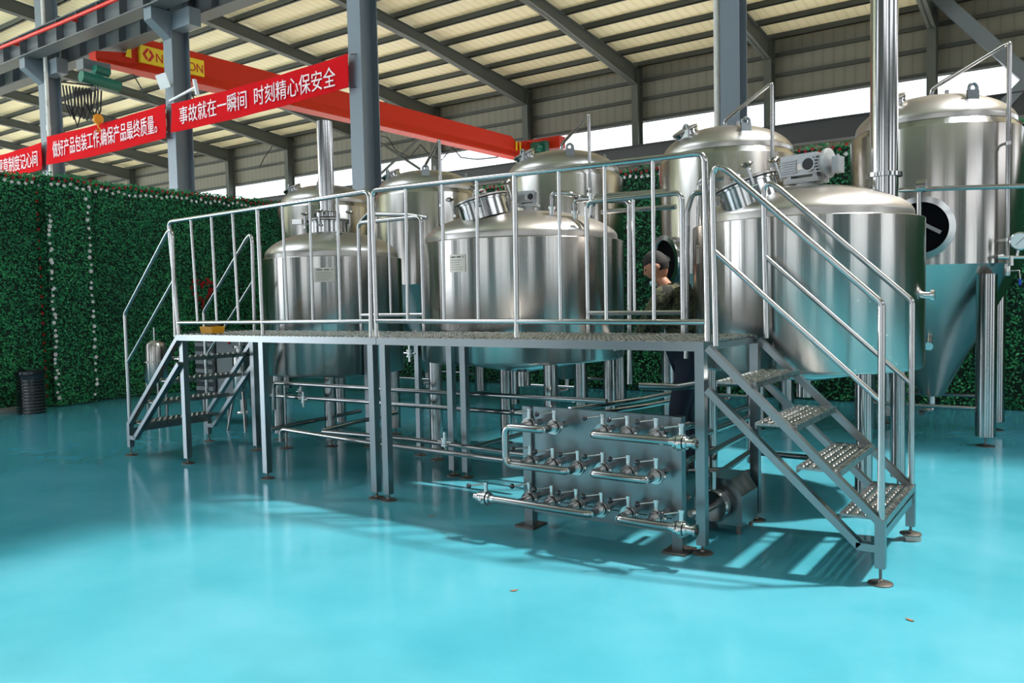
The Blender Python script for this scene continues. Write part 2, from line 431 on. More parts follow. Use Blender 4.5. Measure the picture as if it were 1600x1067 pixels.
def pvc(px, yy, label, r=.05):
    x = at(px, 200, y=yy).x
    m = MB().cyl((x, yy, 0), (x, yy, roofz(yy)-1.3), r, 14)
    for z in (3.5, 6.3, 9.0): m.lathe([(r, z-.06), (r+.012, z-.06), (r+.012, z+.06), (r, z+.06)], (x, yy, 0), (0,0,1), 14)
    return solo('drainpipe', m, PVC, label, 'pipe', 'white roof drainpipes', (x, yy, 0))
pvc(76, 7.115, 'dirty white plastic drainpipe on leftmost column behind the banner gap')
pvc(1122, 8.6, 'dirty white plastic drainpipe beside dark blue column behind the tanks', .06)
# near runway girder with stiffeners
t = thing('crane_runway_girder', 'long grey riveted I-beam runway with upright stiffeners on top of columns', 'girder', (-20, 6.85, 8.2)); tag(t, kind='thing')
MB().ibeam((-60, 6.85, 8.47), (10, 6.85, 8.47), .42, .58, .03, .02).build('beam_body', BEAMM, t)
for x in range(-33, -9): MB().box(x-.012, x+.012, 6.65, 7.05, 8.205, 8.735).build('stiffener', BEAMM, t)
MB().box(-60, 10, 6.8, 6.9, 8.76, 8.85).build('crane_rail', RAFTM, t)
t = thing('crane_runway_girder', 'second grey runway beam of the next bay, just behind the column heads', 'girder', (-20, 7.95, 8.0)); tag(t, kind='thing')
MB().ibeam((-60, 7.95, 8.52), (10, 7.95, 8.52), .42, .62, .03, .02).build('beam_body', BEAMM, t)
for x in range(-33, -9): MB().box(x-.012, x+.012, 7.75, 8.15, 8.245, 8.795).build('stiffener', BEAMM, t)
m = MB()
# red conductor tube
m = MB().tube([at(-60, 94, y=6.5), at(0, 75, y=6.5), at(95, 36, y=6.5), at(200, -9, y=6.5), at(300, -54, y=6.5)], .05, 10)
for u, v in ((20, 67), (110, 29)):
    p = at(u, v, y=6.5); m.box(p.x-.03, p.x+.03, 6.5, 6.66, p.z-.05, p.z+.03)
solo('conductor_tube', m, REDTUBE, 'red conductor tube running along the grey runway beam', 'tube')

def text_obj(name, s, mt, parent, c, width, height, rot=(PI/2, 0, 0), ext=.004):
    cu = bpy.data.curves.new(name, 'FONT'); cu.body = s; cu.align_x = 'CENTER'; cu.align_y = 'CENTER'; cu.size = 1; cu.extrude = ext/height
    cu.offset = .0
    tmp = bpy.data.objects.new(name, cu); COL.objects.link(tmp)
    dg = bpy.context.evaluated_depsgraph_get(); bpy.context.view_layer.update()
    me = bpy.data.meshes.new_from_object(tmp.evaluated_get(dg)); bpy.data.objects.remove(tmp)
    me.materials.clear(); me.materials.append(mt)
    co = np.empty(len(me.vertices)*3); me.vertices.foreach_get('co', co); co = co.reshape(-1, 3)
    lo, hi = co.min(0), co.max(0); co[:, :2] -= (lo[:2]+hi[:2])/2; me.vertices.foreach_set('co', co.ravel()); me.update()
    d = Vector(hi-lo)
    o = bpy.data.objects.new(name, me); COL.objects.link(o)
    o.rotation_euler = rot
    sx = width/max(d.x, .01); sy = height/max(d.y, .01)
    o.scale = (sx, sy, sy)
    if parent:
        o.parent = parent; o.location = Vector(c)-worldloc(parent)
    else: o.location = c
    return o
def banner(pts, text, label, tw, dx=0):
    tl, bl, tr, br = pts; yy = 7.035
    t = thing('banner', label, 'banner', ((tl.x+tr.x)/2, yy, bl.z), 'red slogan banners between the columns')
    n = 40; V = []; F = []
    for i in range(n+1):
        w = i/n; a = tl.lerp(tr, w); b_ = bl.lerp(br, w); sag = .05*math.sin(PI*w)
        for k in range(5):
            p = a.lerp(b_, k/4); q = .012*math.sin(w*23+k*1.3)
            V.append((p.x, yy+q-.006, p.z-sag)); V.append((p.x, yy+q+.006, p.z-sag))
    for i in range(n):
        for k in range(4):
            a = (i*5+k)*2; c = ((i+1)*5+k)*2
            F.append((a, a+2, c+2, c)); F.append((a+1, c+1, c+3, a+3))
    MB().add(V, F, True).build('banner_cloth', CLOTH, t)
    cxm = (tl.x+tr.x)/2+dx; cz = (tl.z+tr.z+bl.z+br.z)/4-.03
    text_obj('lettering', text, LETTER, t, (cxm, yy-.03, cz), tw, (tl.z-bl.z)*.60)
    m = MB()
    for p in (tl, bl, tr, br): m.tube([p, p+Vector((.1 if p in (tr, br) else -.1, .05, 0))], .008, 6)
    m.build('tie_cord', RUBBER, t)
Y = 7.1
banner([at(77, 214, y=Y), at(77, 258, y=Y), at(263, 163, y=Y), at(263, 216, y=Y)], '做好产品包装工作,确保产品最终质量。', 'red banner with white Chinese slogan in the middle, hung left of floodlight column', 5.0)
banner([at(272, 163, y=Y), at(272, 208, y=Y), at(548, 85, y=Y), at(548, 137, y=Y)], '事故就在一瞬间  时刻精心保安全', 'red banner with white Chinese safety slogan, right of floodlight column', 5.15)
p = at(69, 223, y=Y); q = at(69, 265, y=Y)
banner([Vector((p.x-5.6, Y, p.z)), Vector((q.x-5.6, Y, q.z)), p, q], '规章制度记心间', 'red banner with white characters cut off by the left edge of photo', 2.45, 1.35)

# overhead crane
GX = -19.5
t = thing('overhead_crane', 'red single-girder travelling crane with yellow name board spanning the hall', 'crane', (GX, 16, 8))
g0, g1 = 7.3, 27.2
m = MB()
prof = [(-.28, 7.72), (.28, 7.72), (.28, 7.78), (.20, 8.02), (.22, 8.62), (-.22, 8.62), (-.20, 8.02), (-.28, 7.78)]
ys = [(g0, .30), (8.2, .48), (g0+1.45, 1), (g1-1.3, 1), (g1, .40)]
V = []
for yy, sc in ys:
    for px, pz in prof: V.append((GX+px*(.7+.3*sc), yy, 7.72+(pz-7.72)*sc if sc < 1 else pz))
n = len(prof); F = [tuple(range(n))[::-1], tuple(range(4*n, 5*n))]
for i in range(4):
    for k in range(n): F.append((i*n+k, i*n+(k+1) % n, (i+1)*n+(k+1) % n, (i+1)*n+k))
m.add(V, F).build('girder', CRANE, t)
MB().box(GX-1.6, GX+1.6, 27.75, 28.25, 8.22, 8.75).box(GX-.4, GX+.4, 26.9, 27.8, 8.0, 8.5).build('end_carriage', CRANE, t)
MB().cyl((GX+.9, 27.4, 8.25), (GX+.9, 26.7, 8.2), .2, 16).box(GX+.6, GX+1.2, 27.2, 27.5, 8.0, 8.5).build('travel_motor', GREENH, t)
st = MB()
for yy in (26.2, 26.5): st.add([(GX+.245, yy, 8.04), (GX+.245, yy+.13, 8.04), (GX+.25, yy+.13, 8.45), (GX+.25, yy, 8.45)], [(0, 1, 2, 3)])
st.build('warning_stripe', YELL, t)
MB().add([(GX+.26, 8.05, 8.0), (GX+.26, 8.22, 8.0), (GX+.26, 8.22, 8.3), (GX+.26, 8.12, 8.25)], [(0, 1, 2, 3)]).build('warning_stripe', YELL, t)
a, b = at(219, 84, x=GX+.30), at(319, 107, x=GX+.30)
sg = MB().box(GX+.20, GX+.30, a.y, b.y, a.z-.21, a.z+.25).build('name_board', YELL, t)
zc = a.z+.02
L = b.y-a.y
text_obj('lettering', 'NUCLEON', REDP, sg, (GX+.304, a.y+L*.605, zc-.02), L*.74, .24, rot=(PI/2, 0, PI/2))
m = MB()   # two interlocking angular hooks of the emblem
def q4(pts): m.add([(GX+.305, a.y+L*(.03+p*.18), zc+r*.17) for p, r in pts], [tuple(range(len(pts)))])
q4([(0, 0), (.36, 1), (.62, 1), (.26, 0)]); q4([(0, 0), (.26, 0), (.46, -.55), (.33, -.95)])
q4([(1, 0), (.64, -1), (.38, -1), (.74, 0)]); q4([(1, 0), (.74, 0), (.54, .55), (.67, .95)])
m.build('emblem', REDP, sg)
# hoist on the crane
h = at(155, 128, x=GX+.9)
t2 = thing('wire_rope_hoist', 'green wire-rope hoist with orange hook hanging under the red crane', 'hoist', (h.x, h.y, h.z-1.2))
MB().cyl((h.x, h.y-.45, h.z+.05), (h.x, h.y+.52, h.z-.02), .14, 20).cyl((h.x, h.y-.1, h.z+.30), (h.x, h.y+.25, h.z+.27), .11, 16).box(h.x-.2, h.x+.05, h.y-.08, h.y+.08, h.z, h.z+.4).build('hoist_drum', GREENH, t2)
MB().box(h.x-.5, h.x-.15, h.y-.3, h.y+.4, h.z+.3, h.z+.55).build('trolley', BEAMM, t2)
hk = at(153, 186, x=GX+.9)
MB().tube([(hk.x-.05, hk.y, h.z-.1), (hk.x-.05, hk.y, hk.z+.1)], .012, 6).tube([(hk.x+.05, hk.y, h.z-.1), (hk.x+.05, hk.y, hk.z+.1)], .012, 6).build('rope', RUBBER, t2)
hb = MB().lathe([(0, -.06), (.11, -.06), (.13, -.035), (.13, .035), (.11, .06), (0, .06)], hk, (1, 0, 0), 20).build('hook_block', ORNG, t2)
MB().tube([(hk.x, hk.y, hk.z-.11), (hk.x, hk.y, hk.z-.19), (hk.x, hk.y+.06, hk.z-.25), (hk.x, hk.y, hk.z-.31), (hk.x, hk.y-.06, hk.z-.26)], .022, 8).build('hook', ORNG, hb)
# hanging festoon cables left of the hoist
m = MB()
for i in range(9):
    a = at(98+i*5.2, 133+i*.6, x=GX+.9); dz = random.uniform(.5, 1.0)
    m.tube([a, a+Vector((0, .04, -dz*.6)), a+Vector((0, .15, -dz)), a+Vector((0, .26, -dz*.6)), a+Vector((0, .3, 0))], .022, 6)
a = at(96, 128, x=GX+.9); b = at(146, 134, x=GX+.9); m.tube([a, b], .02, 6)
solo('festoon_cable', m, RUBBER, 'black looped festoon cables hanging left of the green hoist', 'cable')
for i, (u, v, du, dv, lab) in enumerate(((255, 127, -1, .35, 'white square floodlight tilted down on left of banner column'), (306, 136, 1, .5, 'white square floodlight seen edge-on on right of banner column'))):
    p = at(u, v, y=6.95)
    t = thing('floodlight', lab, 'lamp', p, 'floodlights on the column')
    R = Matrix.Rotation(.55 if i == 0 else -.45, 3, 'Z') @ Matrix.Rotation(-.25 if i == 0 else .3, 3, 'Y') @ Matrix.Rotation(.2, 3, 'X')
    MB().obox(p, (.25, .06, .33), R).build('lamp_housing', WHITEP, t)
    e = Vector((cx2, 7.17, p.z-.05))
    MB().tube([p, e], .03, 8).build('mounting_arm', WHITEP, t)
# black cables dangling behind
for pts, lab in ((((208, 116), (222, 140), (236, 154), (252, 163), (268, 172)), 'slack black cable hanging left of the floodlight column'), (((299, 145), (304, 156), (312, 165), (330, 174)), 'short slack black cable below the right floodlight')):
    solo('slack_cable', MB().tube([at(u, v, y=7.3) for u, v in pts], .015, 6), RUBBER, lab, 'cable')
solo('crane_festoon', MB().tube([at(u, v, y=28.5) for u, v in ((405, 262), (412, 248), (430, 222), (437, 183), (448, 203), (460, 222))], .03, 6), RUBBER, 'black cable drooping in a loop left of the small tank chimney', 'cable')
solo('crane_festoon', MB().tube([at(u, v, y=27.6) for u, v in ((545, 215), (565, 205), (606, 215), (618, 235), (640, 246), (657, 226), (672, 243), (690, 250), (707, 230), (720, 246), (745, 249), (775, 246), (797, 239))], .03, 6), RUBBER, 'black cable hanging in three loops under the crane girder', 'cable')
# ------------------------------------------------------------------ artificial ivy walls
HX, HB, HT = -10.02, 6.5, 3.12
def leaf_mesh(P, Nrm, size):
    n = len(P)
    a = rng.normal(size=(n, 3)); a /= np.linalg.norm(a, axis=1)[:, None]
    nn = Nrm*1.0 + a*.75; nn /= np.linalg.norm(nn, axis=1)[:, None]
    t = rng.normal(size=(n, 3)); t -= (t*nn).sum(1)[:, None]*nn; t /= np.linalg.norm(t, axis=1)[:, None]
    b = np.cross(nn, t); s = size*rng.uniform(.7, 1.3, n)[:, None]
    V = np.empty((n*4, 3)); V[0::4] = P - t*s; V[1::4] = P + b*s*.5 + nn*s*.15; V[2::4] = P + t*s; V[3::4] = P - b*s*.5 + nn*s*.15
    idx = np.arange(n*4).reshape(n, 4)
    return V, idx
def ivy(parent, panels, dens, size):
    Ps, Ns = [], []
    for (o, ux, uz, nr) in panels:
        o, ux, uz, nr = map(np.array, (o, ux, uz, nr)); A = np.linalg.norm(ux)*np.linalg.norm(uz); n = int(A*dens)
        Ps.append(o + rng.random((n, 1))*ux + rng.random((n, 1))*uz + nr*rng.uniform(-.005, .035, (n, 1))); Ns.append(np.repeat(nr[None].astype(float), n, 0))
    V, idx = leaf_mesh(np.concatenate(Ps), np.concatenate(Ns), size)
    off = np.array(worldloc(parent)); me = bpy.data.meshes.new('foliage')
    me.vertices.add(len(V)); me.vertices.foreach_set('co', (V-off).ravel())
    me.loops.add(idx.size); me.loops.foreach_set('vertex_index', idx.ravel().astype(np.int32))
    me.polygons.add(len(idx)); me.polygons.foreach_set('loop_start', (np.arange(len(idx))*4).astype(np.int32))
    me.update(calc_edges=True); me.validate()
    o = bpy.data.objects.new('foliage', me); COL.objects.link(o); o.parent = parent; me.materials.append(LEAF)
    tag(o, kind='stuff'); return o
def flower_mesh(r):
    m = MB()
    for k in range(6):
        a = k*PI/3; c, s = math.cos(a), math.sin(a); c2, s2 = math.cos(a+.5), math.sin(a+.5); c1, s1 = math.cos(a-.5), math.sin(a-.5)
        m.add([(0, 0, 0), (c1*r*.7, s1*r*.7, r*.35), (c*r, s*r, r*.5), (c2*r*.7, s2*r*.7, r*.35)], [(0, 1, 2, 3)])
    m.ball((0, 0, r*.2), r*.35, 6)
    return m.mesh(name='flower')
FW, FR = flower_mesh(.026), flower_mesh(.023)
FW.materials.append(FWHITE); FR.materials.append(FRED)
def flowers(parent, pts, me, nrm):
    q = Vector((0, 0, 1)).rotation_difference(Vector(nrm))
    for p in pts:
        o = bpy.data.objects.new('flower', me); COL.objects.link(o); o.parent = parent
        o.location = Vector(p)-worldloc(parent)
        o.rotation_euler = (q @ Matrix.Rotation(random.uniform(0, 6), 3, 'Z').to_quaternion()).to_euler(); s = random.uniform(.8, 1.3); o.scale = (s, s, s)
def flower_stuff(parent, name, pts, me, nrm):
    q = Vector((0, 0, 1)).rotation_difference(Vector(nrm)); m = MB()
    for p in pts:
        V = [Vector(p) + q @ (v.co*random.uniform(.8, 1.3)) for v in me.vertices]
        m.add(V, [tuple(pl.vertices) for pl in me.polygons])
    return tag(m.build(name, me.materials[0], parent), kind='stuff')
hl = thing('ivy_wall', 'long green artificial ivy wall with white and red flower trim on the left', 'hedge wall', (HX-.1, 2, 0), 'artificial ivy walls')
PY0, PY1, PX = 1.42, 2.02, HX+.16
MB().box(HX-.2, HX, -3, HB+.2, 0, HT).box(HX, PX, PY0, PY1, 0, HT+.02).build('backing', HEDGEB, hl)
ivy(hl, [((HX, -3, .02), (0, HB+3, 0), (0, 0, HT+.03), (1, 0, 0)), ((PX, PY0, .02), (0, PY1-PY0, 0), (0, 0, HT+.05), (1, 0, 0)),
         ((HX, PY0, .02), (PX-HX, 0, 0), (0, 0, HT+.05), (0, -1, 0)), ((HX-.2, -3, HT), (.2, 0, 0), (0, HB+3, 0), (0, 0, 1))], 2600, .019)
# flower lines
pts = [(PX+.04, PY0+.03+random.uniform(-.02, .02), z+random.uniform(-.03, .03)) for z in np.arange(.15, 3.0, .075)]
flowers(hl, pts[:34], FW, (1, 0, 0)); 
pts2 = [(PX+.04, PY1-.05+random.uniform(-.02, .02), z+random.uniform(-.03, .03)) for z in np.arange(.15, 2.95, .105)]
flowers(hl, pts2, FW, (1, 0, 0))
pr = [(PX-.10, PY0-.04, z+random.uniform(-.03, .03)) for z in np.arange(.15, 3.0, .125)]
flowers(hl, pr, FR, (.3, -1, 0))
tw = []; tr_ = []
for yy in np.arange(.3, HB, .085):
    x = (PX if PY0 < yy < PY1 else HX)+.05
    tw.append((x, yy, HT-.10+random.uniform(-.03, .03)))
    tr_.append((x, yy+.02, HT-.02+random.uniform(-.03, .03)))
flower_stuff(hl, 'white_flower_trim', tw, FW, (1, 0, 0)); flower_stuff(hl, 'red_flower_trim', tr_, FR, (1, 0, 0))
heart = []
for i in range(85):
    a = random.uniform(0, 2*PI); k = math.sqrt(random.uniform(.25, 1))
    hx = 16*math.sin(a)**3; hz = 13*math.cos(a)-5*math.cos(2*a)-2*math.cos(3*a)-math.cos(4*a)
    c = at(313, 455, x=HX)
    heart.append((HX+.05, c.y+hx/16*.23*k, c.z+hz/16*.30*k))
flower_stuff(hl, 'red_flower_heart', heart, FR, (1, 0, 0))
hb_ = thing('ivy_wall', 'green artificial ivy wall with red and white flower trim behind the tanks', 'hedge wall', (-1, HB+.1, 0), 'artificial ivy walls')
MB().box(HX-.2, 9, HB, HB+.2, 0, HT).build('backing', HEDGEB, hb_)
ivy(hb_, [((HX, HB, .02), (9-HX, 0, 0), (0, 0, HT+.03), (0, -1, 0))], 1300, .022)
tw = [(x, HB-.05, HT-.10+random.uniform(-.03, .03)) for x in np.arange(HX, 3, .09)]
tr_ = [(x, HB-.05, HT-.02+random.uniform(-.03, .03)) for x in np.arange(HX, 3, .08)]
flower_stuff(hb_, 'white_flower_trim', tw, FW, (0, -1, 0)); flower_stuff(hb_, 'red_flower_trim', tr_, FR, (0, -1, 0))
struct('baseboard_left', MB().box(HX, HX+.10, -3, 1.0, 0, .05), mat('grey_kerb', (.3, .3, .29), .8))

# ribbed black bin
c = at(50, 645, z=0)
t = thing('waste_bin', 'black ribbed round waste bin against the ivy wall', 'bin', (c.x, c.y, 0))
bx, by = c.x, c.y
prof = [(0, 0), (.165, 0)]
for i in range(11): prof += [(.165, .02+i*.04), (.178, .03+i*.04), (.165, .04+i*.04)]
prof += [(.175, .50), (.19, .51), (.19, .545), (.17, .55), (.165, .40), (0, .40)]
MB().lathe(prof, (bx, by, 0), (0, 0, 1), 28, 20).build('bin_body', BLACK, t)
m = MB()
for i in range(11): m.ring((bx, by, .03+i*.04), (0, 0, 1), .177, .003, 28, 6)
m.build('chrome_band', POLISH, t)
# ------------------------------------------------------------------ work platform
DT = 1.10
def foot(mb, x, y, z1, r=.055, z0=0.0):
    mb.lathe([(0, 0), (r, 0), (r, .005), (r*.8, .009), (.014, .011), (.012, .02), (.0065, .022), (.0065, z1-z0), (0, z1-z0)], (x, y, z0), (0, 0, 1), 24)
def leg(parent, x, y, z1, w=.05, zb=.045, z0=0.0):
    o = MB().box(x-w/2, x+w/2, y-w/2, y+w/2, zb, z1).build('leg', SATIN, parent)
    m = MB(); foot(m, x, y, zb+.002, z0=z0); m.build('foot', DARKSTEEL, o)
    return o
def grip_deck(mb, x0, x1, y0, y1, z, gap=.009, pitch=.046):
    """non-slip grating: bars along y with raised oval studs"""
    n = max(1, round((x1-x0)/pitch)); p = (x1-x0)/n
    for i in range(n):
        a = x0+i*p+gap/2; b = x0+(i+1)*p-gap/2
        mb.box(a, b, y0, y1, z-.012, z)
        k = int((y1-y0)/.055); off = .0275 if i % 2 else 0
        for j in range(k):
            yc = y0+.014+off+j*.055
            if yc > y1-.014: continue
            mb.add([(a+.006, yc-.013, z), (b-.006, yc-.013, z), (b-.006, yc+.013, z), (a+.006, yc+.013, z), ((a+b)/2-.008, yc-.004, z+.007), ((a+b)/2+.008, yc-.004, z+.007), ((a+b)/2+.008, yc+.004, z+.007), ((a+b)/2-.008, yc+.004, z+.007)],
                   [(4, 5, 6, 7), (0, 1, 5, 4), (1, 2, 6, 5), (2, 3, 7, 6), (3, 0, 4, 7)])
    for yc in (y0+.01, (y0+y1)/2, y1-.01): mb.box(x0, x1, yc-.006, yc+.006, z-.014, z-.002)
def P0(u, v, y=.005): return at(u, v, y=y)
RT, RB = .0165, .011      # rail and baluster radii
def platform(x0, x1, legs, label, left_end, right_end, corner_rail, posts, bals, back):
    t = thing('work_platform', label, 'platform', ((x0+x1)/2, .4, 0), 'stainless work platforms')
    yb = .80
    fr = MB()
    h = .048
    for yy in (-.0005, yb-.02): fr.box(x0, x1, yy-.025, yy+.025, DT-h, DT-.002)
    for xx in (x0+.02, (x0+x1)/2, x1-.02): fr.box(xx-.02, xx+.02, .02, yb-.04, DT-h, DT-.013)
    fr.build('deck_frame', SATIN, t)
    m = MB(); grip_deck(m, x0+.004, x1-.004, -.02, yb, DT+.002); m.build('deck_grating', DECKM, t)
    for (x, y) in legs: leg(t, x, y, DT-.048)
    rl = MB().pipe(corner_rail, RT, .05, 12).build('railing', POLISH, t)
    bl = MB().tube([P0(*bals['bar'][0]), P0(*bals['bar'][1])], RT*.95, 12).build('bottom_rail', POLISH, rl)
    for (a, b) in posts: MB().tube([P0(*a), P0(*b)], RT*.95, 12).build('post', POLISH, rl)
    for (a, b) in bals['v']: MB().tube([P0(*a), P0(*b)], RB, 10).build('baluster', POLISH, rl)
    for pts, bar, mid in back:
        r = MB().pipe(pts, RT, .05, 12).build('back_railing', POLISH, t)
        MB().tube(bar, RT*.9, 12).build('bottom_rail', POLISH, r)
        for mm in mid: MB().tube(mm, RB, 10).build('baluster', POLISH, r)
    return t
def f_deck(nt, b):
    n = noise(nt, 30, coords(nt), 2); nt.links.new(ramp(nt, n, [(.3, (.22,)*3), (.7, (.4,)*3)]), b.inputs['Roughness'])
DECKM = mat('stainless_grip_plate', (.28, .28, .27), .3, 1, fn=f_deck)
def back_rail(x0, x1, zt, zb, y=.79, mids=()):
    pts = [(x0, y, DT-.03), (x0, y, zt), (x1, y, zt), (x1, y, DT-.03)]
    return (pts, [(x0, y, zb), (x1, y, zb)], [[(m, y, zb), (m, y, zt)] for m in mids])
xC2, xC1, xD = -2.226, -2.348, -4.605
f = lambda u, v: at(u, v, z=0)
j1, j2, db, bb = f(708.8, 742.8), f(729.5, 746.2), f(402, 703.4), f(1181, 812.5)
c2, c1, dm, dd = f(607.7, 781.5), f(588.9, 778), f(418.5, 747.3), f(294.3, 723.8)
platR = platform(-2.285, .025, [(0, 0), (bb.x, bb.y), (c2.x, c2.y), (j2.x, j2.y)],
    'stainless steel work platform section with railing in front of the middle and right tanks', 0, 0,
    [P0(589, 530), P0(581.5, 298), P0(1100.5, 238.5), P0(1106, 533)],
    [((804, 273), (807.5, 527))],
    {'bar': ((586, 501.5), (1104, 503.5)), 'v': [((634, 293), (637, 500)), ((691, 287), (694, 500)), ((745, 281), (747.5, 500)), ((873, 265), (876, 501)), ((944.5, 257), (947.5, 502)), ((1020, 249), (1022, 503))]},
    [back_rail(-1.112, -.435, 1.975, 1.235, mids=[at(990, 350, y=.79).x])])
platL = platform(-4.63, -2.289, [(dd.x, dd.y), (dm.x, dm.y), (c1.x, c1.y), (j1.x, j1.y), (db.x, db.y)],
    'stainless steel work platform section with railing in front of the left tank', 0, 0,
    [P0(280, 525), P0(263.5, 346.5), P0(577, 299), P0(580, 528)],
    [((402, 325), (411, 524))],
    {'bar': ((278, 504), (579, 502)), 'v': [((298, 342), (309, 502)), ((330, 337), (339, 502)), ((363, 331), (373, 502)), ((441, 320), (449, 501)), ((484, 313), (489, 501)), ((527, 307), (532, 501))]},
    [back_rail(-3.26, -2.575, 1.99, 1.235, mids=[at(607, 350, y=.79).x])])

def stair(ox, sx, label, legx=None, zfoot=.075, y1=.80, raise2=0.0):
    """four-step stair going out along sx from the deck end at x = ox"""
    t = thing('step_stair', label, 'stairs', (ox+sx*.45, .4, 0), 'stainless stairs at the platform ends')
    X = lambda d: ox+sx*d
    run, D0, D1 = .2, .05, .85
    for side, yy in (('n', 0.0), ('f', y1)):
        st = MB()
        st.beam((X(.035), yy, DT-.03), (X(D1), yy, .285), .035, .046, (0, 1, 0))
        lowa, lowb = Vector((X(.03), yy, .855)), Vector((X(.76), yy, .165))
        st.beam(lowa, lowb, .035, .046, (0, 1, 0)); st.beam(lowb+Vector((-sx*.012, 0, .0)), (X(.84), yy, .165), .035, .046, (0, 1, 0))
        st.build('stringer', SATIN, t)
        lg = MB().box(X(.85)-.022, X(.85)+.022, yy-.022, yy+.022, zfoot, .30).build('leg', SATIN, t)
        m = MB(); foot(m, X(.85), yy, zfoot+.002, .055, raise2 if side == 'f' else 0); m.build('foot', DARKSTEEL, lg)
        hr = MB()
        hr.pipe([(X(.075), yy, DT-.02), (X(.062), yy, 2.03), (X(.852), yy, 1.285), (X(.852), yy, .29)], .0165, .055, 12)
        hr.build('handrail', POLISH, t)
        MB().tube([(X(.075), yy, 1.555), (X(.852), yy, .84)], .013, 10).build('mid_rail', POLISH, t)
    MB().beam((X(.85), .022, .225), (X(.85), y1-.022, .225), .03, .04).build('cross_bar', SATIN, t)
    for i in range(4):
        d0 = .07+.2*i; z = .9-.2*i
        m = MB(); a, b = X(d0), X(d0+.2)
        grip_deck(m, min(a, b), max(a, b), .018, y1-.018, z, .007, .04)
        m.box(X(d0+.2)-.003, X(d0+.2)+.003, .018, y1-.018, z-.03, z+.002); m.box(X(d0)-.003, X(d0)+.003, .018, y1-.018, z-.03, z+.002)
        m.build('tread', DECKM, t)
    return t
stair(.005, 1, 'four-step stainless stair with round handrails at the right end of platform', raise2=.03)
stair(-4.59, -1, 'four-step stainless stair with round handrails at the left end of platform')
m = MB().obox((.86, .81, .0125), (.075, .085, .025), Matrix.Rotation(.35, 3, 'Z'))
solo('packing_block', m, mat('pale_block', (.55, .53, .48), .6), 'small pale packing block under the right stair far foot', 'block')

# ------------------------------------------------------------------ valve manifold
def valve_parts(parent, p, end=False):
    """butterfly valve whose axis runs along y (or x for an end valve) with lever handle"""
    p = Vector(p); ax = Vector((1, 0, 0)) if end else Vector((0, 1, 0)); m = MB()
    for o, r, l in ((-.036, .034, .014), (-.013, .042, .026), (.017, .034, .014)):
        m.lathe([(0, 0), (r, 0), (r, l), (0, l)], p+ax*o, ax, 18)
    m.cyl(p+Vector((0, 0, .02)), p+Vector((0, 0, .085)), .012, 12).cyl(p+Vector((0, 0, .078)), p+Vector((0, 0, .094)), .0155, 12)
    sd = Vector((0, 0, 1)).cross(ax)
    m.cyl(p-sd*.05-ax*.004, p+sd*.05-ax*.004, .006, 8); m.ball(p-sd*.05-ax*.004, .011, 8); m.cyl(p-ax*.06, p-ax*.03, .022, 14); m.cyl(p+ax*.028, p+ax*.06, .022, 14)
    v = m.build('butterfly_valve', CAST, parent)
    a = p+Vector((0, 0, .083)); d = Vector((-.80, -.58, -.10)).normalized()
    MB().tube([a, a+d*.085], .0055, 8).build('lever', POLISH, v)
    MB().ball(a+d*.098, .0155, 12).build('knob', BLACK, v)
    return v
MP = -.04
t = thing('valve_manifold', 'stainless valve manifold panel with rows of butterfly valves in front of platform', 'valve panel', (-.6, MP, 0))
x0, x1 = at(815.3, 634, y=MP).x, at(1069, 650, y=MP).x
xr = -.125
ztop = .712
pl = MB().box(x0+.03, xr, MP, MP+.006, .17, ztop-.02)
pl.box(x0+.01, xr+.03, MP-.006, MP+.02, ztop-.055, ztop)
pl.build('back_plate', SATIN, t)
MB().box(x0+.05, xr, MP-.012, MP+.03, .095, .17).build('bottom_rail', SATIN, t)
for xx in (x0+.045, xr+.01):
    w = .058
    o = MB().box(xx-w/2, xx+w/2, MP-.02, MP+.035, .012, ztop).build('frame_post', SATIN, t)
    MB().box(xx-.065, xx+.065, MP-.07, MP+.085, 0, .012).build('foot', DARKSTEEL, o)
PY = MP-.235; VY = MP-.115
def zp(u, v, y): return at(730+u/3.81, 600+v/3.81, y=y)
def vline(pts, y=VY):
    for (u, v) in pts:
        p = zp(u, v, y); valve_parts(t, p)
        MB().cyl((p.x, VY+.05, p.z), (p.x, MP, p.z), .019, 12).cyl((p.x, PY, p.z), (p.x, VY-.05, p.z), .019, 12).build('stub_pipe', PIPE, t)
rows = {}
def row(pts):
    z = sum(zp(u, v, VY).z for u, v in pts)/len(pts); xs = [zp(u, v, VY).x for u, v in pts]
    for x in xs:
        valve_parts(t, (x, VY, z))
        MB().cyl((x, MP, z), (x, VY, z), .019, 12).cyl((x, VY, z), (x, PY, z), .019, 12).build('stub_pipe', PIPE, t)
    return xs, z
def pipe_run(xs, z, ext0=0, ext1=0):
    return [(xs[0]-ext0, PY, z), (xs[-1]+ext1, PY, z)]
R1 = row([(370, 240), (520, 256)])
R2 = row([(375, 452), (510, 478), (660, 505)])
xu = zp(228, 370, PY).x
MB().pipe([(R1[0][-1], VY-.06, R1[1]), (R1[0][-1], PY, R1[1]), (xu, PY, R1[1]), (xu, PY, R2[1]), (R2[0][-1], PY, R2[1]), (R2[0][-1], VY-.06, R2[1])], .021, .05, 14).build('manifold_pipe', PIPE, t)
R3 = row([(808, 275), (955, 293), (1125, 312)])
def endv(x, z): 
    v = valve_parts(t, (x, PY, z), True)
    MB().lathe([(.021, 0), (.021, .03), (.032, .032), (.032, .045), (.018, .045), (.018, .0)], (x+.035 if x > -.6 else x-.08, PY, z), (1, 0, 0), 18).build('end_ferrule', PIPE, t)
xe = zp(1275, 365, PY).x
MB().pipe([(R3[0][0], VY-.06, R3[1]), (R3[0][0], PY, R3[1]), (xe-.03, PY, R3[1])], .021, .05, 14).build('manifold_pipe', PIPE, t); endv(xe, R3[1])
R4 = row([(808, 508), (960, 525), (1125, 548)])
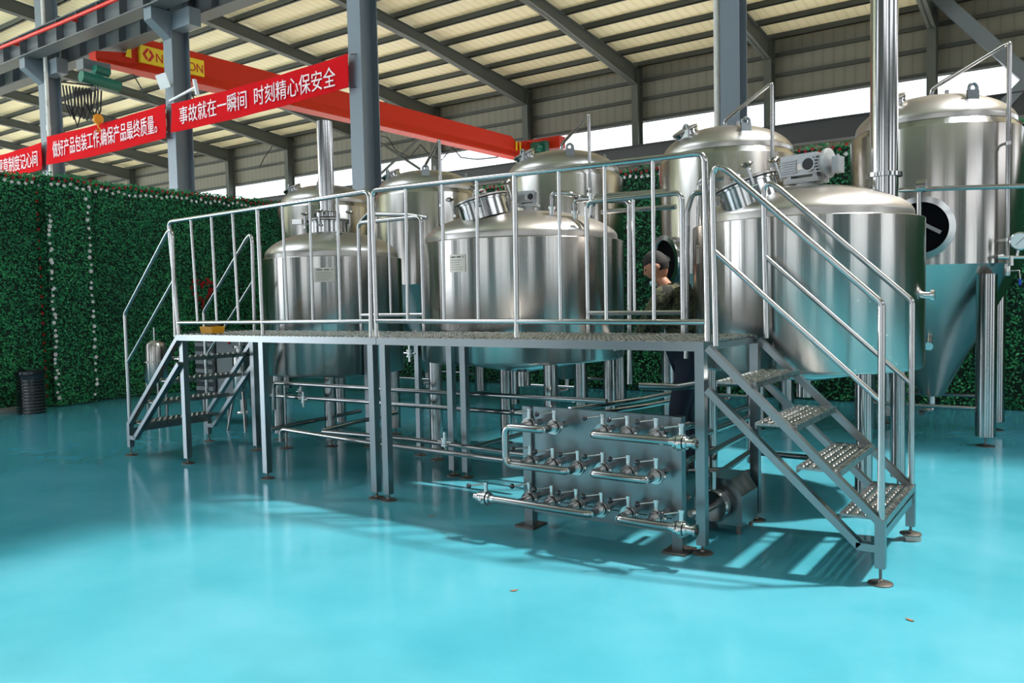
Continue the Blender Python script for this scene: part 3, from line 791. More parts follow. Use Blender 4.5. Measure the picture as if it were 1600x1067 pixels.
MB().pipe([(R4[0][0], VY-.06, R4[1]), (R4[0][0], PY, R4[1]), (R4[0][-1], PY, R4[1]), (R4[0][-1], VY-.06, R4[1])], .021, .05, 14).build('manifold_pipe', PIPE, t)
R5 = row([(370, 680), (505, 700), (650, 725), (800, 745)])
xs_ = zp(112, 692, PY).x
MB().pipe([(xs_+.03, PY, R5[1]), (R5[0][-1], PY, R5[1]), (R5[0][-1], VY-.06, R5[1])], .021, .05, 14).build('manifold_pipe', PIPE, t); endv(xs_, R5[1])
R6 = row([(960, 770), (1125, 795)])
xe = zp(1275, 868, PY).x
MB().pipe([(R6[0][0], VY-.06, R6[1]), (R6[0][0], PY, R6[1]), (xe-.03, PY, R6[1])], .021, .05, 14).build('manifold_pipe', PIPE, t); endv(xe, R6[1])
# pipes leaving the back of the panel
for (z, x) in ((R3[1], R3[0][-1]), (R4[1], R4[0][-1]), (R6[1]+.02, R6[0][-1]), (R5[1], R5[0][1]), (R2[1], R2[0][0])):
    MB().cyl((x, MP+.006, z), (x, MP+.30, z), .019, 12).build('stub_pipe', PIPE, t)

# ------------------------------------------------------------------ pump beside the panel
px_, py_ = -.12, .42
t = thing('transfer_pump', 'stainless transfer pump with boxy motor cover behind the right platform leg', 'pump', (px_+.05, py_, 0))
V = []
prof = [(-.14, .05), (.14, .05), (.14, .22), (.075, .31), (-.075, .31), (-.14, .22)]
for yy in (.40, .66): V += [(-.07+a, yy, b) for a, b in prof]
n = 6; F = [tuple(range(n)), tuple(range(n, 2*n))[::-1]]+[(k, n+k, n+(k+1) % n, (k+1) % n) for k in range(n)]
MB().add(V, F).build('motor_cover', SATIN, t)
MB().lathe([(0, 0), (.085, 0), (.095, .01), (.095, .05), (.07, .06), (.045, .10), (0, .10)], (-.07, .30, .17), (0, 1, 0), 28).build('pump_head', PIPE, t)
MB().pipe([(-.07, .31, .17), (-.07, .18, .17), (-.11, .10, .17)], .022, .04, 12).cyl((-.07, .33, .25), (-.07, .33, .36), .019, 12).build('port_pipe', PIPE, t)
m = MB()
for a, b in ((-.18, .43), (.04, .43), (-.18, .63), (.04, .63)): m.cyl((a, b, 0), (a, b, .06), .014, 10)
m.build('support_foot', DARKSTEEL, t)
# ------------------------------------------------------------------ brewing tanks
def dome_prof(r, zb, zt, rk=.11):
    """knuckled lid: short skirt, rounded shoulder, shallow crown"""
    pr = [(r, zb), (r, zb+.035)]
    zs = zb+.035
    k = 7
    hk = min(.055, (zt-zs)*.45)
    for i in range(1, 25):
        a = PI/2*i/24; rr = r*math.cos(a)
        pr.append((max(rr, 0), zs+(zt-zs)*(max(0, 1-(rr/r)**2.3))**.62))
    return pr
def dome_z(prof, r):
    for (a, za), (b, zb) in zip(prof[:-1], prof[1:]):
        if b <= r <= a and a > b: return zb+(za-zb)*(r-b)/(a-b)
    return prof[-1][1]
def tank_body(t, x, y, r, z0, z1):
    MB().lathe([(0, z0-.07), (r*.45, z0-.045), (r*.8, z0-.015), (r-.03, z0), (r-.012, z0+.006), (r, z0+.025), (r, z1-.004), (r-.004, z1), (r*.915, z1+.008)], (x, y, 0), (0, 0, 1), 96).build('tank_shell', BRUSHED, t)
def wing_clamp(parent, p, ax, up):
    """swing bolt with a mushroom wing nut"""
    p, up = Vector(p), Vector(up).normalized(); m = MB()
    m.tube([p-up*.05, p+up*.07], .009, 8); m.lathe([(0, 0), (.012, 0), (.04, .018), (.036, .03), (0, .034)], p+up*.065, up, 14); m.cyl(p-up*.052-Vector(ax)*.02, p-up*.052+Vector(ax)*.02, .012, 8)
    return m.build('clamp_bolt', POLISH, parent)
def manway(t, c, ax, r, depth, handle=True, bolts=4):
    c, ax = Vector(c), Vector(ax).normalized()
    m = MB().lathe([(r, -depth), (r, 0), (r+.012, .002), (r+.012, .014), (r, .016)], c, ax, 40)
    o = m.build('manway', POLISH, t)
    MB().lathe([(r+.009, .0165), (r+.009, .024)], c, ax, 40).build('gasket', RUBBER, o)
    MB().lathe([(r+.014, .024), (r+.014, .036), (r*.85, .045), (0, .058)], c, ax, 40).build('manway_lid', DOME, o)
    q = Vector((0, 0, 1)).rotation_difference(ax)
    for k in range(bolts):
        a = k*PI/2+.5; d = q @ Vector((math.cos(a), math.sin(a), 0))
        wing_clamp(o, c+d*(r+.03)+ax*.02, q @ Vector((-math.sin(a), math.cos(a), 0)), ax)
    if handle:
        a, b = q @ Vector((-.06, 0, 0)), q @ Vector((.06, 0, 0))
        MB().pipe([c+a+ax*.05, c+a+ax*.10, c+b+ax*.10, c+b+ax*.05], .007, .02, 8).build('lid_handle', POLISH, o)
    return o
def tank_leg(t, x, y, z1, r=.05):
    o = MB().cyl((x, y, .07), (x, y, z1), r, 24).build('leg', PIPE, t)
    m = MB(); foot(m, x, y, .072, .06); m.build('foot', DARKSTEEL, o)
def name_plate(t, x, y, r, u, v, u2, v2):
    # lies on the shell, facing the way the photo shows it
    c = at((u+u2)/2, (v+v2)/2, d=1)
    d = Vector((c.x-CAM[0], c.y-CAM[1])); o = Vector((CAM[0]-x, CAM[1]-y))
    A = d.dot(d); B = 2*o.dot(d); Cc = o.dot(o)-r*r
    s = (-B-math.sqrt(B*B-4*A*Cc))/(2*A)
    p = Vector(CAM)+Vector(ray((u+u2)/2, (v+v2)/2))*s
    w = (u2-u)*s/F_PX*1.03; h = (v2-v)*s/F_PX
    a0 = math.atan2(p.y-y, p.x-x); n = 8; V = []; F = []
    for i in range(n+1):
        a = a0+(i/n-.5)*w/r
        for rr in (r+.001, r+.004):
            for z in (p.z-h/2, p.z+h/2): V.append((x+rr*math.cos(a), y+rr*math.sin(a), z))
    for i in range(n):
        k = i*4; F += [(k+2, k+6, k+7, k+3), (k+1, k+3, k+7, k+5), (k, k+4, k+6, k+2)]
    F += [(0, 2, 3, 1), (n*4, n*4+1, n*4+3, n*4+2)]
    o = MB().add(V, F).build('name_plate', PLATE, t)
    m = MB(); lines = [(.34, .78, .10, .42), (.80, .92, .10, .62)]
    def strip(u0, u1, vz, hh):
        V = []
        for i in range(5):
            a = a0+((u0+(u1-u0)*i/4)-.5)*w/r
            for z in (p.z+h*(vz-.5), p.z+h*(vz-.5+hh)): V.append((x+(r+.0046)*math.cos(a), y+(r+.0046)*math.sin(a), z))
        m.add(V, [(2*i, 2*i+2, 2*i+3, 2*i+1) for i in range(4)])
    strip(.12, .40, .82, .07); strip(.48, .74, .82, .07); strip(.84, .9, .82, .07)
    for k in range(5): strip(.10, random.uniform(.6, .92), .66-.13*k, .022)
    m.build('printed_lines', INK, o)
def gear_motor(t, c, s=1.0, rot=0.0, flange=True):
    c = Vector(c); R = Matrix.Rotation(rot, 3, 'Z')
    P = lambda a, b, z: c+R @ Vector((a*s, b*s, z*s))
    gm = MB().obox(P(0, 0, .02), (.24*s, .15*s, .03*s), R)
    gm.cyl(P(0, 0, -.06), P(0, 0, .02), .07*s, 24)
    for a in (-.09, .09): gm.obox(P(a, 0, .04), (.03*s, .12*s, .03*s), R)
    gm.obox(P(-.02, 0, .122), (.25*s, .135*s, .135*s), R)
    gm.obox(P(-.02, -.0, .192), (.21*s, .07*s, .012*s), R)
    o = gm.build('gear_motor', MOTOR, t)
    m = MB()
    for k in range(6): m.obox(P(-.085, -.072, .077+k*.015), (.11*s, .014*s, .006*s), R)
    m.build('cooling_fin', MOTOR, o); m = MB()
    for k in range(6): m.obox(P(-.15, 0, .077+k*.015), (.02*s, .13*s, .006*s), R)
    m.build('cooling_fin', MOTOR, o); m = MB()
    for k in range(6): m.obox(P(.115, -.05, .065+k*.020), (.05*s, .06*s, .007*s), R)
    m.build('cooling_fin', MOTOR, o)
    ax = R @ Vector((1, 0, 0))
    MB().lathe([(0, -.03*s), (.075*s, -.03*s), (.090*s, -.01), (.095*s, -.004), (.095*s, .014*s), (.080*s, .024*s), (0, .028*s)], P(.145, 0, .118), ax, 32).build('motor_flange', MOTOR, o) if flange else None
    if flange: MB().obox(P(.215, 0, .10), (.045*s, .08*s, .10*s), R).build('terminal_box', MOTOR, o)
    MB().obox(P(-.005, -.0705, .108), (.035*s, .006*s, .04*s), R).build('rating_plate', PLATE, o)
    MB().lathe([(.038*s, 0), (.048*s, 0), (.048*s, .016), (.038*s, .016)], P(.055, -.066, .118), R @ Vector((0, -1, 0)), 24).build('shaft_collar', MOTOR, o)
    MB().cyl(P(.055, -.06, .118), P(.055, -.078, .118), .037*s, 24).build('shaft_bore', RUBBER, o)
    return o
def nozzle(t, p, d, r=.02, L=.06):
    p, d = Vector(p), Vector(d).normalized()
    m = MB().cyl(p-d*.02, p+d*L, r, 14).lathe([(0, 0), (r+.014, 0), (r+.014, .02), (0, .02)], p+d*L, d, 16)
    sd = d.cross(Vector((0, 0, 1)))
    if sd.length < .1: sd = Vector((1, 0, 0))
    m.cyl(p+d*(L+.01)+sd*(r+.01), p+d*(L+.01)+sd*(r+.05), .006, 8)
    return m.build('nozzle', CAST, t)

# left tank
x, y, r = -4.49, 1.62, .68
T1 = thing('brew_tank', 'smallest cylindrical stainless brew tank with central chimney, left of the row', 'tank', (x, y, 0), 'brewhouse tanks')
tank_body(T1, x, y, r, .66, 1.77)
dp = dome_prof(r*.95, 1.775, 2.04, .10); MB().lathe(dp, (x, y, 0), (0, 0, 1), 80).build('lid_dome', DOME, T1)
for a, b in ((.36, -.41), (.41, .40), (-.38, .40), (-.38, -.41)): tank_leg(T1, x+a, y+b, .68, .055)
name_plate(T1, x, y, r, 491.5, 418, 522.5, 440.5)
mx, my = x-.055, y+.0
mw = manway(T1, (mx, my, 2.13), (0, 0, 1), .20, .13, False)
MB().lathe([(.0, .06), (.125, .06), (.125, .10), (.11, .115), (.082, .12)], (mx, my, 2.13), (0, 0, 1), 32).build('chimney_collar', PIPE, T1)
ch = MB().lathe([(.078, .11), (.078, 1.0), (.074, 1.0), (.074, .2)], (mx, my, 2.13), (0, 0, 1), 32).build('chimney', POLISH, T1)
MB().obox((mx-.30, my-.12, 2.16), (.10, .05, .05), Matrix.Rotation(.5, 3, 'Z')).build('inspection_lamp', CAST, T1)
for a in (.25,): nozzle(T1, (x+.42, y-.30, 1.93), (.3, -.2, 1), .02, .05)
nozzle(T1, (x+.68*.9, y-.68*.45, .99), (.9, -.45, 0), .02, .05)
MB().cyl((x, y, .50), (x, y, .62), .03, 14).build('drain_pipe', PIPE, T1)

# middle tank
x, y, r = -2.244, 1.66, .847
T2 = thing('brew_tank', 'wide cylindrical stainless brew tank with slanted round manway and motor, middle of the row', 'tank', (x, y, 0), 'brewhouse tanks')
tank_body(T2, x, y, r, .845, 1.80)
dp2 = dome_prof(r*.945, 1.808, 2.06, .12); MB().lathe(dp2, (x, y, 0), (0, 0, 1), 96).build('lid_dome', DOME, T2)
for a, b in ((-.595, -.445), (.55, -.44), (.55, .5), (-.55, .5)): tank_leg(T2, x+a, y+b, .86, .055)
name_plate(T2, x, y, r, 699.5, 397.5, 730, 425)
c = at(753, 318, y=1.18); manway(T2, c, (-.22, -.14, 1), .205, .13)
g = at(826, 318, y=1.5); gear_motor(T2, (g.x, g.y, 2.075), .66, .25, False)
for u, v, yy in ((862, 330, 1.35), (898, 338, 1.45), (924, 340, 1.40)):
    p = at(u, v, y=yy); rr = math.hypot(p.x-x, p.y-y); nozzle(T2, (p.x, p.y, dome_z(dp2, rr)-.01), (.1, -.1, 1), .022, .05)
MB().pipe([at(862, 326, y=1.35), at(862, 300, y=1.35), at(892, 303, y=1.4), at(905, 309, y=1.5), at(1040, 299, y=1.5)], .020, .05, 12).build('overflow_pipe', PIPE, T2)
MB().pipe([at(898, 334, y=1.45), at(896, 313, y=1.45), at(940, 310, y=1.45), at(990, 305, y=1.45), at(1042, 301, y=1.45)], .018, .05, 12).build('overflow_pipe', PIPE, T2)
MB().lathe([(.5, 0), (.45, -.03), (.06, -.10), (.06, -.22), (0, -.22)], (x, y, .83), (0, 0, 1), 40).build('drain_cone', PIPE, T2)

# right tank
x, y, r = .08, 1.60, .722
T3 = thing('brew_tank', 'large cylindrical stainless brew tank with grey gear motor and tall chimney, right of the row', 'tank', (x, y, 0), 'brewhouse tanks')
tank_body(T3, x, y, r, .855, 1.795)
dp3 = dome_prof(r*.915, 1.803, 2.035, .12); MB().lathe(dp3, (x, y, 0), (0, 0, 1), 96).build('lid_dome', DOME, T3)
for a, b in ((-.5, -.42), (.46, -.42), (.5, .45), (-.5, .45)): tank_leg(T3, x+a, y+b, .87, .05)
c = at(1166, 292, y=1.16); manway(T3, c, (-.30, -.12, 1), .185, .15)
g = at(1262, 285, y=1.55); gear_motor(T3, (g.x-.01, g.y, 2.05), 1.0, -.22)
s3 = at(1381, 300, z=1.955)
st3 = MB().lathe([(.083, -.08), (.083, .09), (.105, .09), (.105, .115), (.083, .115)], (s3.x, s3.y, 1.955), (0, 0, 1), 32)
st3.lathe([(.08, .115), (.08, 9.0), (.075, 9.0)], (s3.x, s3.y, 1.955), (0, 0, 1), 32)
st3.build('chimney', POLISH, T3)
nozzle(T3, at(1446, 461, y=1.58), (1, .05, 0), .02, .03); nozzle(T3, (x+.6, y-.32, 1.0), (.9, -.45, 0), .0, .0)
MB().lathe([(.45, 0), (.40, -.03), (.05, -.09), (.05, -.2), (0, -.2)], (x, y, .845), (0, 0, 1), 40).build('drain_cone', PIPE, T3)
name_plate(T3, x, y, r, 1085, 383, 1097, 412)
# ------------------------------------------------------------------ fermentation tanks (one built, four copied)
def fermenter(x, y, label):
    t = thing('fermentation_tank', label, 'tank', (x, y, 0), 'fermentation tanks behind the brewhouse')
    r = .71
    MB().lathe([(r, 1.56), (r, 2.735), (r-.004, 2.742), (r*.93, 2.80)], (x, y, 0), (0, 0, 1), 96).build('tank_shell', BRUSHED, t)
    MB().lathe([(.085, .36), (.10, .37), (r-.01, 1.545), (r, 1.56)], (x, y, 0), (0, 0, 1), 96).build('tank_cone', BRUSHED, t)
    dp = dome_prof(r*.935, 2.80, 3.10, .13); MB().lathe(dp, (x, y, 0), (0, 0, 1), 80).build('lid_dome', DOME, t)
    for a in (-1, 1):
        for b in (-1, 1):
            lx, ly = x+a*.475, y+b*.475
            o = MB().cyl((lx, ly, .085), (lx, ly, 1.47), .080, 28).build('leg', PIPE, t)
            m = MB(); foot(m, lx, ly, .09, .075); m.build('foot', DARKSTEEL, o)
    # manway cover on the dome, with its hinge and lug
    c = Vector((x-.30, y-.38, dome_z(dp, .48)+.02)); m = manway(t, c, (-.32, -.42, 1), .125, .05, False, 0)
    for ang in (1.0, 2.6, 4.25, 5.4):
        lx, ly = x+.56*math.cos(ang), y+.56*math.sin(ang); z = dome_z(dp, .56)
        R = Matrix.Rotation(ang+PI/2, 3, 'Z')
        m = MB().obox((lx, ly, z+.02), (.10, .025, .10), R)
        m.ring((lx, ly, z+.085), R @ Vector((0, 1, 0)), .036, .014, 20, 8)
        m.build('lifting_lug', SATIN, t)
    dx, dy = .62, -.455
    m = MB().pipe([(x-.02, y, 3.08), (x-.02, y, 3.19), (x+dx*.95, y+dy*.95, 3.37), (x+dx, y+dy, 3.37), (x+dx, y+dy, 1.52)], .019, .06, 12)
    m.lathe([(0, 0), (.06, 0), (.06, .02), (.03, .03), (0, .03)], (x-.02, y, 3.085), (0, 0, 1), 20)
    m.cyl((x+.1, y+.05, 3.08), (x+.1, y+.05, 3.17), .017, 12)
    m.build('cleaning_pipe', PIPE, t)
    for z in (2.55, 1.75):
        m = MB(); m.obox((x+dx*.95, y+dy*.95, z), (.14, .014, .02), Matrix.Rotation(math.atan2(dy, dx), 3, 'Z')).lathe([(.019, -.014), (.026, -.014), (.026, .014), (.019, .014)], (x+dx, y+dy, z), (0, 0, 1), 14)
        m.build('pipe_clip', CAST, t)
    v = MB().lathe([(0, -.05), (.026, -.05), (.03, -.03), (.03, .03), (.026, .05), (0, .05)], (x+dx, y+dy, 1.50), (0, 0, 1), 16).tube([(x+dx, y+dy, 1.49), (x+dx+.09, y+dy-.03, 1.49), (x+dx+.095, y+dy-.03, 1.42)], .006, 8).build('pipe_valve', CAST, t)
    MB().cyl((x+dx+.095, y+dy-.03, 1.42), (x+dx+.095, y+dy-.03, 1.37), .011, 10).build('valve_handle', BLUEP, v)
    # outlet under the cone
    m = MB().cyl((x, y, .25), (x, y, .37), .03, 14).pipe([(x, y, .27), (x, y, .22), (x-.06, y-.10, .22)], .022, .03, 12)
    m.lathe([(.015, 0), (.045, 0), (.045, .03), (.015, .03)], (x-.06, y-.10, .22), (-.4, -.9, 0), 18); m.build('outlet_valve', CAST, t)
    # sampling port on the cone
    m = MB()
    nz = Vector((-.2, -.8, -.55)).normalized(); rr = .37; a = math.atan2(-.95, .05)
    p = Vector((x+rr*math.cos(a), y+rr*math.sin(a), .86)); m.lathe([(0, 0), (.055, 0), (.055, .012), (.025, .014), (.025, .08), (.035, .08), (.035, .10), (0, .10)], p-Vector((0, -.05, 0)), (0.1, -1, -.15), 18)
    m.build('sample_port', CAST, t)
    # rails tying the legs low down
    for yy in (y-.475, y+.475): MB().tube([(x-.475, yy, .32), (x+.475, yy, .32)], .018, 10).build('leg_brace', PIPE, t)
    return t
F5 = fermenter(.46, 4.47, 'polished conical fermentation tank with open round manway, rightmost and nearest')
flabels = ['shiny fermentation tank standing behind the right brew tank, tall pipe arch on top', 'fermentation tank behind the middle brew tank, partly below the red crane end', 'fermentation tank just right of the tall banner column, behind left platform', 'fermentation tank farthest left, behind the small brew tank chimney']
for (fx, lab) in zip((-1.50, -3.53, -5.70, -7.70), flabels):
    c = dup(F5); c.location = (fx, 4.47, 0); c['label'] = lab
# details only some of them show
def side_manway(t, x, y, ang, z, open_=True):
    r = .71; d = Vector((math.cos(ang), math.sin(ang), -.06)).normalized(); c = Vector((x, y, z))+d*(r-.06)
    o = MB().lathe([(.225, 0), (.225, .10), (.255, .105), (.265, .115), (.265, .13), (.215, .135), (.205, .12), (.205, .02)], c, d, 48).build('open_manway', POLISH, t)
    MB().lathe([(.207, .088), (0, .088)], c, d, 40).build('opening_shade_disc', HOLLOW, o)  # black disc stands in for the shade inside the manway
    MB().beam(c+d*.115+Vector((-.03, 0, .06)), c+d*.105+Vector((.15, 0, -.05)), .02, .03).build('swing_bar', SATIN, o)
p = at(1448, 356, y=3.75); side_manway(F5, .46, 4.47, math.atan2(-1, .015), 1.92)
F4 = [o for o in COL.objects if o.get('label') == flabels[0]][0]
side_manway(F4, -1.5, 4.47, math.atan2(-.83, -.57), 1.75)
# gauge assembly at the right of the nearest fermenter
g = at(1594, 377, y=3.95)
m = MB().tube([at(1560, 402, y=3.95), at(1625, 402, y=3.95)], .016, 10).tube([g, at(1589, 402, y=3.95)], .012, 8).cyl(at(1580, 415, y=3.95), at(1580, 400, y=3.95), .02, 10)
m.cyl(at(1566, 400, y=3.95), (at(1566, 400, y=3.95)+Vector((-.03, .35, 0))), .016, 10)
gp = m.build('gauge_pipe', CAST, F5)
gg = MB().lathe([(0, -.02), (.072, -.02), (.076, -.01), (.076, .02), (.066, .024)], g, (-.05, -1, 0.05), 28).build('pressure_gauge', POLISH, gp)
MB().lathe([(.066, .021), (.0, .021)], g, (-.05, -1, 0.05), 28).build('gauge_dial', WHITEP, gp)
MB().beam(g+Vector((-.03, -.024, -.03)), g+Vector((.03, -.024, .03)), .004, .002, (0, 1, 0)).build('gauge_needle', INK, gp)

# thin water pipe across the right tanks
y = 2.55
m = MB().pipe([at(1436, 372, y=y), at(1436, 296, y=y), at(1480, 294, y=y), at(1660, 289, y=y)], .017, .03, 12).tube([at(1405, 297, y=y), at(1440, 295, y=y)], .017, 10)
e = at(1440, 290, y=y); m.lathe([(0, -.03), (.045, -.03), (.045, .03), (0, .03)], e, (1, 0, 0), 18)
solo('water_pipe', m, PIPE, 'thin steel pipe crossing in front of the open manway tank', 'pipe', None, at(1436, 372, y=y))

# ------------------------------------------------------------------ pipe skid under the deck
def run(name, pts, label, r=.019, bend=.05, m_=PIPE):
    m = MB().pipe(pts, r, bend, 12); a = Vector(pts[0])
    return solo(name, m, m_, label, 'pipe', 'process pipes under the platform', (a.x, a.y, min(p[2] for p in m.v)))
def hp(uv, y): return [at(u, v, y=y) for u, v in uv]
run('process_pipe', hp([(428, 640), (428, 598), (571, 606), (698, 614), (948, 627)], .93), 'highest horizontal pipe under the deck, from left tank towards the manifold')
run('process_pipe', hp([(424, 618), (560, 627), (611, 631), (802, 645), (960, 652)], 1.02), 'second horizontal pipe under the deck, just below the highest one')
z = .262
run('process_pipe', hp([(439, 690), (439, 670), (574, 691), (791, 719), (830, 724)], .45), 'lowest front horizontal pipe under the deck, ending at manifold')
run('process_pipe', hp([(505, 674), (640, 686), (700, 694), (802, 708), (830, 711)], .62), 'lower rear horizontal pipe, just behind the lowest front pipe')
run('process_pipe', [at(422, 671, z=.25), at(505, 654, z=.25), at(563, 642, z=.25)], 'slanting pipe running back beneath the left tank, front one')
run('process_pipe', [at(505, 672, z=.25), at(575, 655, z=.25), at(620, 645, z=.25)], 'slanting pipe running back beneath the left tank, rear one')
run('process_pipe', [at(730, 702, z=.22), at(790, 685, z=.22), at(815, 678, z=.22)], 'slanting pipe running back to left of the manifold panel')
run('process_pipe', [at(1066, 668, z=.50), at(1120, 652, z=.50), at(1170, 636, z=.50)], 'upper slanting pipe behind the manifold right post', .022)
run('process_pipe', [at(1066, 690, z=.44), at(1120, 670, z=.44), at(1170, 652, z=.44)], 'second slanting pipe behind the manifold right post', .022)
run('process_pipe', [at(1066, 722, z=.32), at(1110, 706, z=.32), at(1170, 676, z=.32)], 'lower slanting pipe behind the manifold right post', .020)
run('process_pipe', [at(1075, 735, z=.24), at(1130, 735, z=.24), at(1172, 706, z=.24), at(1255, 714, z=.24), at(1300, 718, z=.24)], 'low bent pipe passing behind the pump', .020)
run('process_pipe', hp([(1000, 603), (1060, 605), (1090, 600)], 1.0), 'short dark pipe under the deck between middle and right tanks', .024)
run('process_pipe', [at(890, 640, z=.55), at(1000, 624, z=.55), at(1090, 606, z=.55)], 'long slanting pipe above the manifold top edge', .020)
run('process_pipe', [at(900, 650, z=.50), at(1010, 634, z=.50), at(1095, 617, z=.50)], 'slanting pipe just below the one above manifold top', .018)
run('process_pipe', hp([(984, 600), (984, 314), (926, 312), (924, 336)], 1.15), 'tall upright pipe between middle tank and worker', .020)
run('process_pipe', hp([(940, 331), (1000, 327), (1056, 323)], 1.9), 'short level pipe with valve left of the worker head', .020)
run('process_pipe', hp([(1072, 560), (1074, 330), (1082, 302), (1120, 298)], 1.1), 'tall upright pipe beside the right back railing', .018)
run('process_pipe', hp([(1092, 420), (1092, 285), (1105, 278), (1130, 278)], 1.9), 'thin bent pipe rising left of the right tank', .018)
run('process_pipe', hp([(563, 347), (575, 334), (640, 336), (668, 340)], 1.05), 'short bent pipe on right shoulder of the left tank', .018)
for i, (u, v, lab) in enumerate(((578, 697, 'square stainless skid post right of the left tank'), (657, 711, 'square stainless skid post left of the middle tank'))):
    p = at(u, v, z=0); t = thing('skid_post', lab, 'post', (p.x, p.y, 0), 'skid posts between tanks')
    leg(t, p.x, p.y, 1.03, .045)
p = at(448, 700, z=0)
t = thing('pipe_stand', 'slim round pipe stand on foot disc under the left tank', 'stand', (p.x, p.y, 0))
m = MB(); foot(m, p.x, p.y, .1, .06); m.build('foot', DARKSTEEL, t); MB().cyl((p.x, p.y, .05), (p.x, p.y, .63), .012, 12).build('stem', PIPE, t)
# small globe valves hung on the low pipes
for (u, v, yy, lab) in ((640, 552, 1.0, 'small valve hanging below the deck, right of the left tank'), (470, 612, 1.2, 'small valve on pipe under the left tank, front'), (474, 624, 1.0, 'black-knob valve on pipe under the left tank'), (695, 690, .5, 'clamp joint on the lowest front pipe')):
    p = at(u, v, y=yy); m = MB().lathe([(0, -.03), (.03, -.03), (.03, -.018), (.022, -.016), (.022, .016), (.03, .018), (.03, .03), (0, .03)], p, (0, 0, 1), 16).tube([p+Vector((-.06, 0, 0)), p+Vector((.06, 0, 0))], .009, 8).cyl(p-Vector((0, 0, .07)), p+Vector((0, 0, .07)), .012, 10)
    solo('inline_valve', m, CAST, lab, 'valve', 'small valves below the deck', p)

# ------------------------------------------------------------------ small equipment behind the left stair
p, q = at(237, 657, z=0), at(257, 660, z=0); cx, cy = (p.x+q.x)/2, (p.y+q.y)/2
t = thing('filter_housing', 'small upright steel filter vessel on thin legs behind left stair', 'vessel', (cx, cy, 0))
MB().lathe([(0, .44), (.11, .46), (.13, .5), (.13, .88), (.11, .92), (.05, .95), (.0, .955)], (cx, cy, 0), (0, 0, 1), 32).lathe([(.13, .70), (.16, .70), (.16, .715), (.13, .715)], (cx, cy, 0), (0, 0, 1), 32).build('vessel_body', BRUSHED, t)
MB().cyl((cx, cy, .95), (cx, cy, 1.10), .012, 10).tube([(cx-.06, cy, 1.02), (cx+.06, cy, 1.02)], .008, 8).build('top_valve', CAST, t)
for a in (-.13, .10): MB().cyl((cx+a, cy-.04, 0), (cx+a, cy-.04, .5), .018, 10).build('leg', PIPE, t)
MB().cyl((cx, cy+.12, 0), (cx, cy+.12, .5), .018, 10).build('leg', PIPE, t)
cx, cy = -6.30, 1.75
t = thing('control_cabinet', 'grey louvred control cabinet on legs behind the left stair', 'cabinet', (cx, cy, 0))
MB().box(cx-.05, cx+.42, cy-.2, cy+.2, .33, 1.02).build('cabinet_body', CABIN, t)
MB().box(cx-.42, cx-.06, cy-.22, cy+.2, .30, 1.0).build('louvre_housing', mat('dark_louvre', (.05, .055, .06), .5), t)
m = MB()
for k in range(6): m.box(cx-.40, cx-.08, cy-.24, cy-.21, .38+k*.10, .42+k*.10)
m.build('louvre', CABIN, t)
MB().box(cx-.5, cx+.5, cy-.26, cy+.24, 1.02, 1.05).build('top_plate', SATIN, t)
for a, b in ((-.38, -.16), (.38, -.16), (-.38, .16), (.38, .16)): MB().cyl((cx+a, cy+b, 0), (cx+a, cy+b, .34), .02, 10).build('leg', PIPE, t)
MB().ball((cx+.2, cy-.21, .93), .018, 10).build('stop_button', REDP, t)
p, q = at(359, 672, z=0), at(389, 675, z=0); cx, cy = (p.x+q.x)/2, (p.y+q.y)/2+.05
t = thing('hop_vessel', 'narrow mirror-polished vessel on splayed tripod legs under the platform left end', 'vessel', (cx, cy, 0))
MB().lathe([(0, .33), (.06, .34), (.085, .38), (.085, .80), (.07, .83), (.05, .84), (.05, .88), (.075, .885), (.075, .91), (0, .915)], (cx, cy, 0), (0, 0, 1), 28).build('vessel_body', POLISH, t)
for ang in (-2.6, -.5, 1.57): MB().tube([(cx+.17*math.cos(ang), cy+.17*math.sin(ang), 0), (cx+.08*math.cos(ang), cy+.08*math.sin(ang), .42)], .014, 10).build('leg', PIPE, t)
MB().ring((cx, cy, .19), (0, 0, 1), .05, .02, 20, 8).cyl((cx, cy, .2), (cx, cy, .34), .02, 10).cyl((cx, cy, .9), (cx, cy, .97), .012, 8).build('drain_valve', CAST, t)
p = at(297, 522, z=DT+.01); t = thing('tool_tray', 'yellow plastic tool tray on the left end of deck', 'tray', (p.x, .12, DT+.01))
tx, ty, tz = p.x, .14, DT+.01
w, d, h = .075, .055, .055
V = [(tx-w, ty-d, tz), (tx+w, ty-d, tz), (tx+w, ty+d, tz), (tx-w, ty+d, tz), (tx-w-.01, ty-d-.01, tz+h), (tx+w+.01, ty-d-.01, tz+h), (tx+w+.01, ty+d+.01, tz+h), (tx-w-.01, ty+d+.01, tz+h),
     (tx-w+.004, ty-d+.004, tz+h), (tx+w-.004, ty-d+.004, tz+h), (tx+w-.004, ty+d-.004, tz+h), (tx-w+.004, ty+d-.004, tz+h), (tx-w+.01, ty-d+.01, tz+.008), (tx+w-.01, ty-d+.01, tz+.008), (tx+w-.01, ty+d-.01, tz+.008), (tx-w+.01, ty+d-.01, tz+.008)]
MB().add(V, [(0, 3, 2, 1), (0, 1, 5, 4), (1, 2, 6, 5), (2, 3, 7, 6), (3, 0, 4, 7), (4, 5, 9, 8), (5, 6, 10, 9), (6, 7, 11, 10), (7, 4, 8, 11), (8, 9, 13, 12), (9, 10, 14, 13), (10, 11, 15, 14), (11, 8, 12, 15), (12, 13, 14, 15)]).build('tray_body', TRAY, t)
MB().tube([(tx-.06, ty, tz+.06), (tx+.08, ty+.01, tz+.068)], .009, 8).build('tool_handle', RUBBER, t)
